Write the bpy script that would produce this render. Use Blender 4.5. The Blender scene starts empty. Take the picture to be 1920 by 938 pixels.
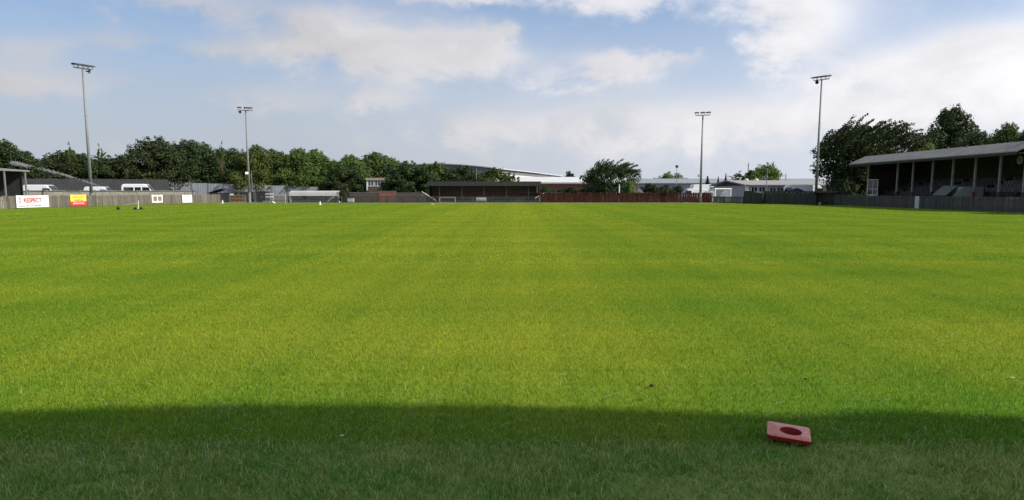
import bpy, math, random
from mathutils import Vector, Matrix, Euler
R = math.radians
random.seed(7)
sc = bpy.context.scene
COL = sc.collection

# ------------------------------------------------------------------ camera, sky, sun, exposure
EYE = 1.6; PITCH = R(7.6); FPX = 1440.0
cam_d = bpy.data.cameras.new('camera'); cam = bpy.data.objects.new('camera', cam_d); COL.objects.link(cam)
cam.location = (0, 0, EYE); cam.rotation_euler = (math.pi/2 - PITCH, 0, 0)
cam_d.sensor_width = 36; cam_d.lens = 36*FPX/1920; cam_d.shift_y = (550-469)/1920
cam_d.clip_start = 0.1; cam_d.clip_end = 3000
sc.camera = cam

SUN_AZ = R(108); SUN_EL = R(34)          # azimuth clockwise from the view direction (+Y)
SUN = Vector((math.sin(SUN_AZ)*math.cos(SUN_EL), math.cos(SUN_AZ)*math.cos(SUN_EL), math.sin(SUN_EL)))
sl = bpy.data.lights.new('sun', 'SUN'); sl.energy = 3.5; sl.angle = R(0.8); sl.color = (1.0, .93, .82)
so = bpy.data.objects.new('sun', sl); COL.objects.link(so); so.rotation_euler = SUN.to_track_quat('Z', 'Y').to_euler()
so.location = (60, -10, 60)

w = bpy.data.worlds.new('World'); sc.world = w; w.use_nodes = True
NT = w.node_tree; NT.nodes.clear()
def wn(t, **k):
    n = NT.nodes.new(t)
    for a, b in k.items(): setattr(n, a, b)
    return n
def wl(a, b): NT.links.new(a, b)
def wm(op, a, b=None, c=None):
    n = wn('ShaderNodeMath', operation=op)
    for i, v in enumerate((a, b, c)):
        if v is None: continue
        if isinstance(v, (int, float)): n.inputs[i].default_value = v
        else: wl(v, n.inputs[i])
    return n.outputs[0]
sky = wn('ShaderNodeTexSky', sky_type='NISHITA'); sky.sun_disc = False
sky.sun_elevation = SUN_EL; sky.sun_rotation = SUN_AZ; sky.altitude = 50; sky.air_density = 1.0; sky.dust_density = 0.6; sky.ozone_density = 2.0
tc = wn('ShaderNodeTexCoord'); nrm = wn('ShaderNodeVectorMath', operation='NORMALIZE'); wl(tc.outputs['Generated'], nrm.inputs[0])
sep = wn('ShaderNodeSeparateXYZ'); wl(nrm.outputs[0], sep.inputs[0])
dx, dy, dz = sep.outputs
az = wm('ARCTAN2', dx, dy); el = wm('ARCSINE', dz)
# soft noise on the dome, flattened towards the horizon
mp = wn('ShaderNodeMapping'); mp.inputs['Scale'].default_value = (1.0, 1.0, 1.7); wl(nrm.outputs[0], mp.inputs[0])
def wnoise(scale, detail, rough, off=0.0, dist=0.0):
    n = wn('ShaderNodeTexNoise'); n.inputs['Scale'].default_value = scale; n.inputs['Detail'].default_value = detail
    n.inputs['Roughness'].default_value = rough; n.inputs['Distortion'].default_value = dist
    m = wn('ShaderNodeVectorMath', operation='ADD'); wl(mp.outputs[0], m.inputs[0]); m.inputs[1].default_value = (off, off*.7, off*1.3)
    wl(m.outputs[0], n.inputs['Vector']); return n.outputs[0]
n_big = wnoise(3.2, 7, .56, 3.1, .2); n_mid = wnoise(9.0, 8, .6, 9.7, .3); n_fine = wnoise(26, 6, .62, 1.3)
warp = wm('ADD', wm('MULTIPLY', wm('SUBTRACT', n_mid, .5), .16), wm('MULTIPLY', wm('SUBTRACT', n_fine, .5), .05))
def blob(px, py, sx, sy, amp):
    a0 = math.atan((px-960)/1453); e0 = (358-py)/1453*math.cos(a0)
    u = wm('DIVIDE', wm('SUBTRACT', wm('ADD', az, warp), a0), sx/1453)
    v = wm('DIVIDE', wm('SUBTRACT', wm('ADD', el, wm('MULTIPLY', warp, .5)), e0), sy/1453)
    return wm('MULTIPLY', wm('EXPONENT', wm('MULTIPLY', wm('ADD', wm('MULTIPLY', u, u), wm('MULTIPLY', v, v)), -1.0)), amp)
blobs = [(625, 82, 115, 48, 1.1), (800, 110, 175, 42, 1.15), (930, 100, 70, 32, .6), (1140, 138, 80, 30, 1.25), (1250, 134, 50, 14, .5),
         (920, 2, 140, 24, .8), (1190, 8, 130, 30, .7), (1480, 35, 120, 70, 1.0), (1470, 105, 60, 26, .5), (1850, 125, 190, 55, 1.0), (1660, 150, 130, 32, .6),
         (1650, 225, 330, 38, .75), (1780, 290, 260, 30, .5), (1180, 235, 320, 60, .75), (360, 30, 110, 30, .62), (430, 112, 80, 26, .62), (90, 95, 70, 22, .5),
         (240, 88, 70, 24, .55), (120, 150, 150, 26, .6), (540, 190, 130, 30, .55), (745, 180, 60, 20, .6), (870, 245, 120, 30, .5), (20, 165, 60, 16, .5), (500, 260, 220, 30, .3)]
tot = None
for b in blobs:
    o = blob(*b); tot = o if tot is None else wm('ADD', tot, o)
az4 = wm('POWER', wm('ABSOLUTE', wm('DIVIDE', az, .80)), 4.0); el4 = wm('POWER', wm('ABSOLUTE', wm('DIVIDE', el, .30)), 4.0)
inview = wm('EXPONENT', wm('MULTIPLY', wm('ADD', az4, el4), -1.0))      # where single clouds were placed; outside it extra cloud is added
gen = wm('ADD', wm('MULTIPLY', wm('SUBTRACT', n_big, .53), 1.0), wm('MULTIPLY', wm('SUBTRACT', 1.0, inview), .42))          # noise cloud, with unseen extra cover added out of view for fill light
dens = wm('ADD', tot, wm('ADD', gen, wm('ADD', wm('MULTIPLY', wm('SUBTRACT', n_mid, .5), .85), wm('MULTIPLY', wm('SUBTRACT', n_fine, .5), .4))))
mr = wn('ShaderNodeMapRange', interpolation_type='SMOOTHSTEP'); wl(dens, mr.inputs[0])
mr.inputs[1].default_value = .04; mr.inputs[2].default_value = 1.0; mr.inputs[3].default_value = 0; mr.inputs[4].default_value = .93
mask = mr.outputs[0]
# clouds scatter more light towards the sun's side
dot = wn('ShaderNodeVectorMath', operation='DOT_PRODUCT'); wl(nrm.outputs[0], dot.inputs[0]); dot.inputs[1].default_value = SUN
ph = wn('ShaderNodeMapRange'); wl(dot.outputs['Value'], ph.inputs[0])
ph.inputs[1].default_value = -.45; ph.inputs[2].default_value = .62; ph.inputs[3].default_value = 3.35; ph.inputs[4].default_value = 6.4
shade = wm('ADD', .70, wm('MULTIPLY', n_mid, .58))
lum = wm('MULTIPLY', ph.outputs[0], shade)
cc = wn('ShaderNodeCombineColor')
wl(wm('MULTIPLY', lum, 1.0), cc.inputs[0]); wl(wm('MULTIPLY', lum, .98), cc.inputs[1]); wl(wm('MULTIPLY', lum, 1.01), cc.inputs[2])
# thin veil: milky lower sky
veil = wn('ShaderNodeMapRange', interpolation_type='SMOOTHSTEP'); wl(el, veil.inputs[0])
veil.inputs[1].default_value = .02; veil.inputs[2].default_value = .34; veil.inputs[3].default_value = .88; veil.inputs[4].default_value = .0
skyg = wn('ShaderNodeMix', data_type='RGBA', blend_type='MULTIPLY'); skyg.inputs[0].default_value = 1
wl(sky.outputs[0], skyg.inputs[6]); skyg.inputs[7].default_value = (.48, .62, .745, 1)
SKYGAIN = skyg
vc = wn('ShaderNodeCombineColor')
vl = wm('MULTIPLY', ph.outputs[0], .86)
wl(wm('MULTIPLY', vl, .95), vc.inputs[0]); wl(wm('MULTIPLY', vl, .985), vc.inputs[1]); wl(wm('MULTIPLY', vl, 1.12), vc.inputs[2])
mv = wn('ShaderNodeMix', data_type='RGBA'); wl(veil.outputs[0], mv.inputs[0]); wl(skyg.outputs[2], mv.inputs[6]); wl(vc.outputs[0], mv.inputs[7])
mx = wn('ShaderNodeMix', data_type='RGBA'); wl(mask, mx.inputs[0]); wl(mv.outputs[2], mx.inputs[6]); wl(cc.outputs[0], mx.inputs[7])
bg = wn('ShaderNodeBackground'); wl(mx.outputs[2], bg.inputs[0]); bg.inputs[1].default_value = 0.112
wo = wn('ShaderNodeOutputWorld'); wl(bg.outputs[0], wo.inputs[0])

sc.view_settings.view_transform = 'Standard'; sc.view_settings.look = 'None'
sc.view_settings.exposure = 0.70; sc.view_settings.gamma = 1.0; sc.view_settings.use_curve_mapping = False
sc.cycles.max_bounces = 6; sc.cycles.diffuse_bounces = 3; sc.cycles.glossy_bounces = 2; sc.cycles.transmission_bounces = 4; sc.cycles.transparent_max_bounces = 8
sc.cycles.sample_clamp_indirect = 6

# ------------------------------------------------------------------ helpers
def P(px, py, Y):
    """world point at depth Y that stands at photo position px, py"""
    cx = (px-960)/FPX; cy = -(py-550)/FPX
    d = Vector((cx, math.cos(PITCH)+cy*math.sin(PITCH), -math.sin(PITCH)+cy*math.cos(PITCH)))
    s = Y/d.y
    return Vector((d.x*s, Y, EYE+d.z*s))
def G(px, py):
    cx = (px-960)/FPX; cy = -(py-550)/FPX
    d = Vector((cx, math.cos(PITCH)+cy*math.sin(PITCH), -math.sin(PITCH)+cy*math.cos(PITCH)))
    s = -EYE/d.z
    return Vector((d.x*s, d.y*s, 0))
def PX(px, Y): return (px-960)*Y/1453
def ZV(v, Y): return EYE+(358-v)*Y/1453

MATS = {}
def mat(name, col, rough=.8, var=.18, scale=2.0, bump=0.0, metal=0.0, col2=None, rnd=0.0, stretch=None, spec=.4, bscale=None, kind=None):
    if name in MATS: return MATS[name]
    m = bpy.data.materials.new(name); m.use_nodes = True; nt = m.node_tree
    b = nt.nodes['Principled BSDF']; b.inputs['Roughness'].default_value = rough; b.inputs['Metallic'].default_value = metal
    b.inputs['Specular IOR Level'].default_value = spec
    geo = nt.nodes.new('ShaderNodeNewGeometry'); mp_ = nt.nodes.new('ShaderNodeMapping'); nt.links.new(geo.outputs['Position'], mp_.inputs[0])
    if stretch: mp_.inputs['Scale'].default_value = stretch
    n = nt.nodes.new('ShaderNodeTexNoise'); n.inputs['Scale'].default_value = scale; n.inputs['Detail'].default_value = 6; n.inputs['Roughness'].default_value = .65
    nt.links.new(mp_.outputs[0], n.inputs['Vector'])
    r = nt.nodes.new('ShaderNodeMapRange'); r.inputs[1].default_value = .28; r.inputs[2].default_value = .72; nt.links.new(n.outputs[0], r.inputs[0])
    mix = nt.nodes.new('ShaderNodeMix'); mix.data_type = 'RGBA'; nt.links.new(r.outputs[0], mix.inputs[0])
    a = [max(0, c*(1-var)) for c in col]; c2 = col2 if col2 else [min(1, c*(1+var)) for c in col]
    mix.inputs[6].default_value = (*a, 1); mix.inputs[7].default_value = (*c2, 1)
    out = mix.outputs[2]
    if rnd:
        oi = nt.nodes.new('ShaderNodeObjectInfo'); rr = nt.nodes.new('ShaderNodeMapRange'); nt.links.new(oi.outputs['Random'], rr.inputs[0])
        rr.inputs[3].default_value = 1-rnd; rr.inputs[4].default_value = 1+rnd
        hs = nt.nodes.new('ShaderNodeHueSaturation'); nt.links.new(out, hs.inputs['Color']); nt.links.new(rr.outputs[0], hs.inputs['Value']); out = hs.outputs[0]
    nt.links.new(out, b.inputs['Base Color'])
    if bump:
        n2 = nt.nodes.new('ShaderNodeTexNoise'); n2.inputs['Scale'].default_value = bscale or scale*8; n2.inputs['Detail'].default_value = 5; nt.links.new(mp_.outputs[0], n2.inputs['Vector'])
        bp = nt.nodes.new('ShaderNodeBump'); bp.inputs['Strength'].default_value = bump; bp.inputs['Distance'].default_value = .02
        nt.links.new(n2.outputs[0], bp.inputs['Height']); nt.links.new(bp.outputs[0], b.inputs['Normal'])
    MATS[name] = m; return m

def tag(o, label=None, cat=None, group=None, kind=None):
    if label: o['label'] = label
    if cat: o['category'] = cat
    if group: o['group'] = group
    if kind: o['kind'] = kind
    return o
def thing(name, label, cat, loc=(0, 0, 0), rz=0.0, group=None):
    o = bpy.data.objects.new(name, None); COL.objects.link(o); o.location = loc; o.rotation_euler = (0, 0, rz); o.empty_display_size = .2
    return tag(o, label, cat, group)
def link(name, me, parent=None, loc=None, rot=None, scale=None):
    o = bpy.data.objects.new(name, me); COL.objects.link(o)
    if parent: o.parent = parent
    if loc is not None: o.location = loc
    if rot is not None: o.rotation_euler = rot
    if scale is not None: o.scale = scale
    return o
class MB:
    def __init__(s): s.v = []; s.f = []
    def add(s, vs, fs):
        n = len(s.v); s.v += [tuple(v) for v in vs]; s.f += [tuple(i+n for i in f) for f in fs]; return s
    def box(s, x0, x1, y0, y1, z0, z1):
        return s.add([(x0,y0,z0),(x1,y0,z0),(x1,y1,z0),(x0,y1,z0),(x0,y0,z1),(x1,y0,z1),(x1,y1,z1),(x0,y1,z1)],
                     [(3,2,1,0),(4,5,6,7),(0,1,5,4),(1,2,6,5),(2,3,7,6),(3,0,4,7)])
    def prism(s, pts, axis, a, b):
        """extrude a 2-D outline along x, y or z from a to b"""
        def m(p, t): return (t, p[0], p[1]) if axis == 'x' else ((p[0], t, p[1]) if axis == 'y' else (p[0], p[1], t))
        n = len(pts); v = [m(p, a) for p in pts]+[m(p, b) for p in pts]
        f = [tuple(range(n)), tuple(range(2*n-1, n-1, -1))]+[(i, i+n, (i+1) % n+n, (i+1) % n) for i in range(n)]
        return s.add(v, f)
    def tube(s, p, q, r0, r1=None, n=10, cap=True):
        p = Vector(p); q = Vector(q); r1 = r0 if r1 is None else r1
        d = (q-p).normalized(); a = d.orthogonal().normalized(); b = d.cross(a)
        v = [p+(a*math.cos(t)+b*math.sin(t))*r0 for t in [2*math.pi*i/n for i in range(n)]]+[q+(a*math.cos(t)+b*math.sin(t))*r1 for t in [2*math.pi*i/n for i in range(n)]]
        f = [(i, (i+1) % n, (i+1) % n+n, i+n) for i in range(n)]
        if cap: f += [tuple(range(n-1, -1, -1)), tuple(range(n, 2*n))]
        return s.add(v, f)
    def bar(s, p, q, wd, h):
        p = Vector(p); q = Vector(q); d = (q-p).normalized()
        up = Vector((0, 0, 1)) if abs(d.z) < .95 else Vector((0, 1, 0))
        a = d.cross(up).normalized()*wd/2; b = a.cross(d).normalized()*h/2
        v = [p-a-b, p+a-b, p+a+b, p-a+b, q-a-b, q+a-b, q+a+b, q-a+b]
        return s.add(v, [(0,3,2,1)[::-1], (4,5,6,7), (0,1,5,4), (1,2,6,5), (2,3,7,6), (3,0,4,7)])
    def lathe(s, prof, n=16, c=(0, 0, 0)):
        k = len(prof); v = []
        for r, z in prof:
            for i in range(n): t = 2*math.pi*i/n; v.append((c[0]+r*math.cos(t), c[1]+r*math.sin(t), c[2]+z))
        f = [(j*n+i, j*n+(i+1) % n, (j+1)*n+(i+1) % n, (j+1)*n+i) for j in range(k-1) for i in range(n)]
        return s.add(v, f)
    def mesh(s, name, m, smooth=False):
        me = bpy.data.meshes.new(name); me.from_pydata(s.v, [], s.f)
        import bmesh
        bm = bmesh.new(); bm.from_mesh(me); bmesh.ops.recalc_face_normals(bm, faces=bm.faces); bm.to_mesh(me); bm.free()
        if m: me.materials.append(m)
        if smooth:
            for p in me.polygons: p.use_smooth = True
        return me
    def build(s, name, m, parent=None, smooth=False, loc=None, rot=None, bevel=0):
        o = link(name, s.mesh(name, m, smooth), parent, loc, rot)
        if bevel:
            b = o.modifiers.new('bevel', 'BEVEL'); b.width = bevel; b.segments = 2; b.limit_method = 'ANGLE'
        return o
def B(x0, x1, y0, y1, z0, z1): return MB().box(x0, x1, y0, y1, z0, z1)

# ------------------------------------------------------------------ materials
WOOD_L = mat('weathered_fence_wood', (.145, .128, .10), .85, .3, 1.2, .3, rnd=.28, stretch=(1, 1, .25))
WOOD_R = mat('dark_weathered_wood', (.078, .073, .064), .85, .3, 1.2, .3, rnd=.25, stretch=(1, 1, .25))
WOOD_D = mat('dark_green_stained_wood', (.035, .04, .032), .8, .3, 1.5, .2, rnd=.25, stretch=(1, 1, .25))
WOOD_RED = mat('red_brown_stained_wood', (.048, .018, .014), .9, .35, 1.3, .2, rnd=.4, stretch=(1, 1, .25), spec=.1)
POSTPALE = mat('pale_timber_post', (.24, .20, .14), .85, .25, 2)
CONC = mat('grey_concrete_panel', (.19, .18, .155), .9, .22, 1.1, .3)
GALV = mat('galvanised_steel', (.22, .225, .225), .6, .15, 3, metal=.2)
DARKMET = mat('dark_lamp_metal', (.045, .05, .048), .5, .2, 4, metal=.2)
GLASSLAMP = mat('lamp_glass', (.16, .17, .175), .15, .1, 4)
WHITE = mat('white_paint', (.78, .78, .76), .5, .08, 2)
VANWHITE = mat('white_vehicle_paint', (.80, .81, .82), .25, .04, 1, spec=.6)
DARKGLASS = mat('dark_window_glass', (.02, .025, .03), .08, .1, 1, spec=.8)
TYRE = mat('tyre_rubber', (.02, .02, .02), .9)
ROOFGREY = mat('grey_sheet_roof', (.23, .225, .21), .9, .2, .8, spec=.1)
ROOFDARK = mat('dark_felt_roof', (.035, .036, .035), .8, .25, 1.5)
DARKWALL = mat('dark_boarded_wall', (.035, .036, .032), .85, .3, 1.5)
BRICK = mat('red_brown_brick', (.20, .09, .065), .9, .35, 5, .3)
BRICKDK = mat('dark_brick', (.10, .07, .058), .9, .35, 5, .3)
SHEET = mat('grey_steel_sheet', (.25, .265, .28), .55, .2, .9)
SHEETDK = mat('dark_grey_steel_sheet', (.042, .044, .043), .6, .25, 1)
CREAM = mat('cream_render', (.52, .48, .38), .85, .15, 2)
RUST = mat('rusty_orange_fascia', (.30, .12, .05), .85, .4, 4)
PALEROOF = mat('pale_sheet_roof', (.62, .61, .59), .6, .1, .6)
STEELBLUE = mat('dark_warehouse_cladding', (.16, .165, .17), .7, .15, .6)
CONCSTEP = mat('old_concrete_step', (.20, .195, .18), .9, .25, 2)
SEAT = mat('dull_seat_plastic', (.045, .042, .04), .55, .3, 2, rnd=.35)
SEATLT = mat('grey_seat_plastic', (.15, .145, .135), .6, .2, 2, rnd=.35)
BARK = mat('tree_bark', (.09, .075, .055), .95, .35, 6, .4)

# ------------------------------------------------------------------ ground
def sheet(name, x0, x1, y0, y1, z, m, n=1):
    mb = MB()
    for i in range(n):
        for j in range(n):
            a = x0+(x1-x0)*i/n; b = x0+(x1-x0)*(i+1)/n; c = y0+(y1-y0)*j/n; d = y0+(y1-y0)*(j+1)/n
            mb.add([(a,c,z),(b,c,z),(b,d,z),(a,d,z)], [(0,1,2,3)])
    o = link(name, mb.mesh(name, m)); o['kind'] = 'structure'; return o

def grass_material(name, blades, rough_zone):
    m = bpy.data.materials.new(name); m.use_nodes = True; nt = m.node_tree; nt.nodes.clear()
    def N(t, **k):
        n = nt.nodes.new(t)
        for a, b in k.items(): setattr(n, a, b)
        return n
    L = nt.links.new
    def MM(op, a, b=None, c=None, clamp=False):
        n = N('ShaderNodeMath', operation=op); n.use_clamp = clamp
        for i, v in enumerate((a, b, c)):
            if v is None: continue
            if isinstance(v, (int, float)): n.inputs[i].default_value = v
            else: L(v, n.inputs[i])
        return n.outputs[0]
    geo = N('ShaderNodeNewGeometry'); sp = N('ShaderNodeSeparateXYZ'); L(geo.outputs['Position'], sp.inputs[0]); x, y, z = sp.outputs
    def noise(scale, sx=1, sy=1, det=4, off=0, rough=.55):
        mp_ = N('ShaderNodeMapping'); mp_.inputs['Scale'].default_value = (sx, sy, 0); mp_.inputs['Location'].default_value = (off, off*1.7, 0)
        L(geo.outputs['Position'], mp_.inputs[0]); n = N('ShaderNodeTexNoise'); n.inputs['Scale'].default_value = scale; n.inputs['Detail'].default_value = det
        n.inputs['Roughness'].default_value = rough; L(mp_.outputs[0], n.inputs['Vector']); return n.outputs[0]
    def mixc(f, a, b):
        n = N('ShaderNodeMix', data_type='RGBA')
        if isinstance(f, (int, float)): n.inputs[0].default_value = f
        else: L(f, n.inputs[0])
        for i, v in ((6, a), (7, b)):
            if isinstance(v, tuple): n.inputs[i].default_value = (*v, 1)
            else: L(v, n.inputs[i])
        return n.outputs[2]
    if rough_zone:
        f = MM('ADD', MM('MULTIPLY', noise(1.1, 1, 1, 5), .75), MM('MULTIPLY', noise(6, 1, 1, 4, 4), .35))
        r = N('ShaderNodeMapRange'); r.inputs[1].default_value = .38; r.inputs[2].default_value = .72; L(f, r.inputs[0])
        col = mixc(r.outputs[0], (.125, .300, .034), (.375, .430, .110))
    else:
        wob = MM('MULTIPLY', MM('SUBTRACT', noise(.12, 1, 1, 3), .5), 1.2)
        band = MM('SINE', MM('ADD', MM('MULTIPLY', MM('ADD', y, wob), 2*math.pi/4.1), 1.2))          # mown across
        stripe = MM('SINE', MM('ADD', MM('MULTIPLY', MM('ADD', x, MM('MULTIPLY', wob, .5)), 2*math.pi/4.4), .6))   # and along
        stripe = MM('MAXIMUM', MM('MINIMUM', MM('MULTIPLY', stripe, 2.2), 1.0), -1.0)
        fine = MM('SINE', MM('MULTIPLY', MM('ADD', x, MM('MULTIPLY', wob, .8)), 2*math.pi/.95))
        bf = MM('ADD', MM('ADD', MM('MULTIPLY', band, .10), MM('MULTIPLY', stripe, .08)), MM('MULTIPLY', fine, .06))
        f = MM('ADD', MM('MULTIPLY', noise(.20, .8, 1.4, 5, 2), .75), MM('MULTIPLY', noise(1.4, .6, 1.3, 4, 5), .45))
        f = MM('ADD', f, MM('MULTIPLY', noise(.9, .4, 2.0, 4, 8), .30))
        tuft = N('ShaderNodeMapRange'); tuft.inputs[1].default_value = .60; tuft.inputs[2].default_value = .76; L(noise(3.2, 1, 1, 5, 13, .65), tuft.inputs[0])
        f = MM('SUBTRACT', f, MM('MULTIPLY', tuft.outputs[0], .28))                                   # darker tufts
        # worn, yellower turf down the middle of the pitch
        xc = MM('DIVIDE', MM('ADD', x, MM('ADD', 1.2, MM('MULTIPLY', wob, 3))), MM('ADD', 2.2, MM('MULTIPLY', y, .09)))
        mid = MM('EXPONENT', MM('MULTIPLY', MM('MULTIPLY', xc, xc), -1.0))
        shade_tint = N('ShaderNodeMapRange', interpolation_type='SMOOTHSTEP'); L(MM('ADD', y, MM('MULTIPLY', wob, 1.5)), shade_tint.inputs[0]); shade_tint.inputs[1].default_value = 4.6; shade_tint.inputs[2].default_value = 7.0; shade_tint.inputs[3].default_value = .58; shade_tint.inputs[4].default_value = 0
        f = MM('ADD', MM('ADD', MM('ADD', f, .20), bf), MM('SUBTRACT', MM('MULTIPLY', mid, .30), shade_tint.outputs[0]))    # green of the near shade put into the turf colour
        r = N('ShaderNodeMapRange'); r.inputs[1].default_value = .42; r.inputs[2].default_value = 1.62; L(f, r.inputs[0])
        col = mixc(r.outputs[0], (.140, .285, .020), (.375, .420, .036))
    if not rough_zone:                                              # almost worn-away white lines at the far end
        wear = MM('MULTIPLY', noise(.8, 1, 1, 5, 21), .8)
        def line(c, hw, co, lo, hi, cq):
            a = MM('LESS_THAN', MM('ABSOLUTE', MM('SUBTRACT', co, c)), hw)
            return MM('MULTIPLY', a, MM('MULTIPLY', MM('GREATER_THAN', cq, lo), MM('LESS_THAN', cq, hi)))
        ln = MM('ADD', MM('ADD', line(96.5, .10, y, -34, 29, x), line(91.0, .08, y, -12, 7, x)), MM('ADD', line(80.0, .07, y, -22.5, 17.5, x), MM('ADD', line(-34, .06, x, 6, 96.5, y), line(29, .06, x, 6, 96.5, y))))
        col = mixc(MM('MULTIPLY', ln, MM('MULTIPLY', wear, .75)), col, (.62, .63, .55))
    if blades:
        at = N('ShaderNodeAttribute'); at.attribute_name = 'tint'
        hs = N('ShaderNodeHueSaturation'); L(col, hs.inputs['Color'])
        vr = N('ShaderNodeMapRange'); L(at.outputs['Fac'], vr.inputs[0]); vr.inputs[3].default_value = .5; vr.inputs[4].default_value = 1.5; L(vr.outputs[0], hs.inputs['Value'])
        dry = MM('GREATER_THAN', at.outputs['Fac'], .86 if rough_zone else .975)
        col = mixc(MM('MULTIPLY', dry, .8), hs.outputs[0], (.58, .55, .27) if rough_zone else (.36, .34, .10))
        b = N('ShaderNodeBsdfPrincipled'); b.inputs['Roughness'].default_value = .6; b.inputs['Specular IOR Level'].default_value = .1; L(col, b.inputs['Base Color'])
        t = N('ShaderNodeBsdfTranslucent'); L(col, t.inputs['Color'])
        ms = N('ShaderNodeMixShader'); ms.inputs[0].default_value = .48; L(b.outputs[0], ms.inputs[1]); L(t.outputs[0], ms.inputs[2]); out = ms.outputs[0]
    else:
        dk = N('ShaderNodeMix', data_type='RGBA', blend_type='MULTIPLY'); dk.inputs[0].default_value = 1; L(col, dk.inputs[6]); dk.inputs[7].default_value = (.75, .72, .8, 1)
        b = N('ShaderNodeBsdfPrincipled'); b.inputs['Roughness'].default_value = .95; b.inputs['Specular IOR Level'].default_value = .1; L(dk.outputs[2], b.inputs['Base Color']); out = b.outputs[0]
    o = N('ShaderNodeOutputMaterial'); L(out, o.inputs[0]); return m

EDGE = 4.72                                   # where the mown pitch meets the rough margin
YARD = mat('gravel_yard', (.17, .16, .14), .95, .3, .6, .4)
sheet('ground', -900, 900, -300, 1800, -.02, YARD)
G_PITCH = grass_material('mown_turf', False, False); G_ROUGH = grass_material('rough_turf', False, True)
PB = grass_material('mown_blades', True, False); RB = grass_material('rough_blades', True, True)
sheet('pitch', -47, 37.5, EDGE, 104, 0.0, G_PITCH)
sheet('grass_margin', -47, 37.5, -4, EDGE, 0.0, G_ROUGH)

def grass_patch(name, size, dens, wd, hmin, hmax, lean, m, seed, segs=2):
    rg = random.Random(seed); n = int(size*size*dens); V = []; F = []; T = []
    for _ in range(n):
        x = rg.uniform(-size/2, size/2); y = rg.uniform(-size/2, size/2); h = rg.uniform(hmin, hmax); a = rg.uniform(0, 6.283); ww = wd*rg.uniform(.6, 1.25)
        la = rg.uniform(0, 6.283); ln = h*lean*rg.random()**.7; ox, oy = math.cos(la)*ln, math.sin(la)*ln; ca, sa = math.cos(a)*ww/2, math.sin(a)*ww/2
        k = len(V); t = rg.random()
        V += [(x-ca, y-sa, 0), (x+ca, y+sa, 0), (x+ca*.8+ox*.4, y+sa*.8+oy*.4, h*.6), (x-ca*.8+ox*.4, y-sa*.8+oy*.4, h*.6), (x+ox, y+oy, h*(1-.28*ln/h))]
        F += [(k, k+1, k+2, k+3), (k+3, k+2, k+4)]; T += [t]*5
    me = bpy.data.meshes.new(name); me.from_pydata(V, [], F); me.materials.append(m)
    at = me.attributes.new('tint', 'FLOAT', 'POINT'); at.data.foreach_set('value', T)
    return me
def grass_field(name, label, cells, patches):
    """one stuff object: a cloud of points, each carrying one square patch of blades"""
    coll = bpy.data.collections.new(name+'_patches')
    for i, me in enumerate(patches): coll.objects.link(bpy.data.objects.new(name+'_patch', me))
    pm = bpy.data.meshes.new(name); pm.from_pydata([c[:3] for c in cells], [], [])
    pm.attributes.new('rz', 'FLOAT', 'POINT').data.foreach_set('value', [c[3] for c in cells])
    pm.attributes.new('vi', 'INT', 'POINT').data.foreach_set('value', [c[4] for c in cells])
    pm.attributes.new('hs', 'FLOAT', 'POINT').data.foreach_set('value', [c[5] for c in cells])
    o = link(name, pm); tag(o, label, 'grass', kind='stuff')
    ng = bpy.data.node_groups.new(name, 'GeometryNodeTree')
    ng.interface.new_socket('Geometry', in_out='INPUT', socket_type='NodeSocketGeometry'); ng.interface.new_socket('Geometry', in_out='OUTPUT', socket_type='NodeSocketGeometry')
    gi = ng.nodes.new('NodeGroupInput'); go = ng.nodes.new('NodeGroupOutput'); ip = ng.nodes.new('GeometryNodeInstanceOnPoints'); ci = ng.nodes.new('GeometryNodeCollectionInfo')
    ci.inputs['Collection'].default_value = coll; ci.inputs['Separate Children'].default_value = True; ci.inputs['Reset Children'].default_value = True
    def na(nm, t):
        n = ng.nodes.new('GeometryNodeInputNamedAttribute'); n.data_type = t; n.inputs['Name'].default_value = nm; return n.outputs['Attribute']
    cx = ng.nodes.new('ShaderNodeCombineXYZ'); ng.links.new(na('rz', 'FLOAT'), cx.inputs[2])
    e2r = ng.nodes.new('FunctionNodeEulerToRotation'); ng.links.new(cx.outputs[0], e2r.inputs[0])
    sx = ng.nodes.new('ShaderNodeCombineXYZ'); sx.inputs[0].default_value = 1.04; sx.inputs[1].default_value = 1.04; ng.links.new(na('hs', 'FLOAT'), sx.inputs[2])
    ip.inputs['Pick Instance'].default_value = True
    ng.links.new(gi.outputs[0], ip.inputs['Points']); ng.links.new(ci.outputs[0], ip.inputs['Instance']); ng.links.new(na('vi', 'INT'), ip.inputs['Instance Index'])
    ng.links.new(e2r.outputs[0], ip.inputs['Rotation']); ng.links.new(sx.outputs[0], ip.inputs['Scale']); ng.links.new(ip.outputs[0], go.inputs[0])
    md = o.modifiers.new('grass', 'NODES'); md.node_group = ng
    return o
def cells(size, y0, y1, nv, hmin=.85, hmax=1.15, x0=-47, x1=37.5, inside=None):
    out = []; ny = max(1, round((y1-y0)/size)); y = y0+size/2
    while y < y1-size*.4:
        half = .72*y+3.0; x = math.floor(max(x0, -half)/size)*size+size/2
        while x < min(x1, half):
            if inside is None or inside(x, y): out.append((x, y, 0, random.randrange(4)*math.pi/2, random.randrange(nv), random.uniform(hmin, hmax)))
            x += size
        y += size
    return out
def in_pitch(x, y):
    if x < -45.0+(y-60)*.15: return False
    if x > 35.6: return False
    if y > 86 and x > 35.6-(y-86)*1.05: return False
    return y < 102.6
near = [grass_patch('near', .5, 6200, .0036, .020, .042, .8, PB, 10+i) for i in range(6)]
midp = [grass_patch('mid', 1.0, 2400, .007, .022, .042, .8, PB, 30+i) for i in range(4)]
farp = [grass_patch('far', 2.0, 420, .022, .024, .044, .8, PB, 50+i) for i in range(4)]
rgh = [grass_patch('rough', .5, 4200, .0055, .020, .060, 1.3, RB, 70+i) for i in range(6)]
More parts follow.
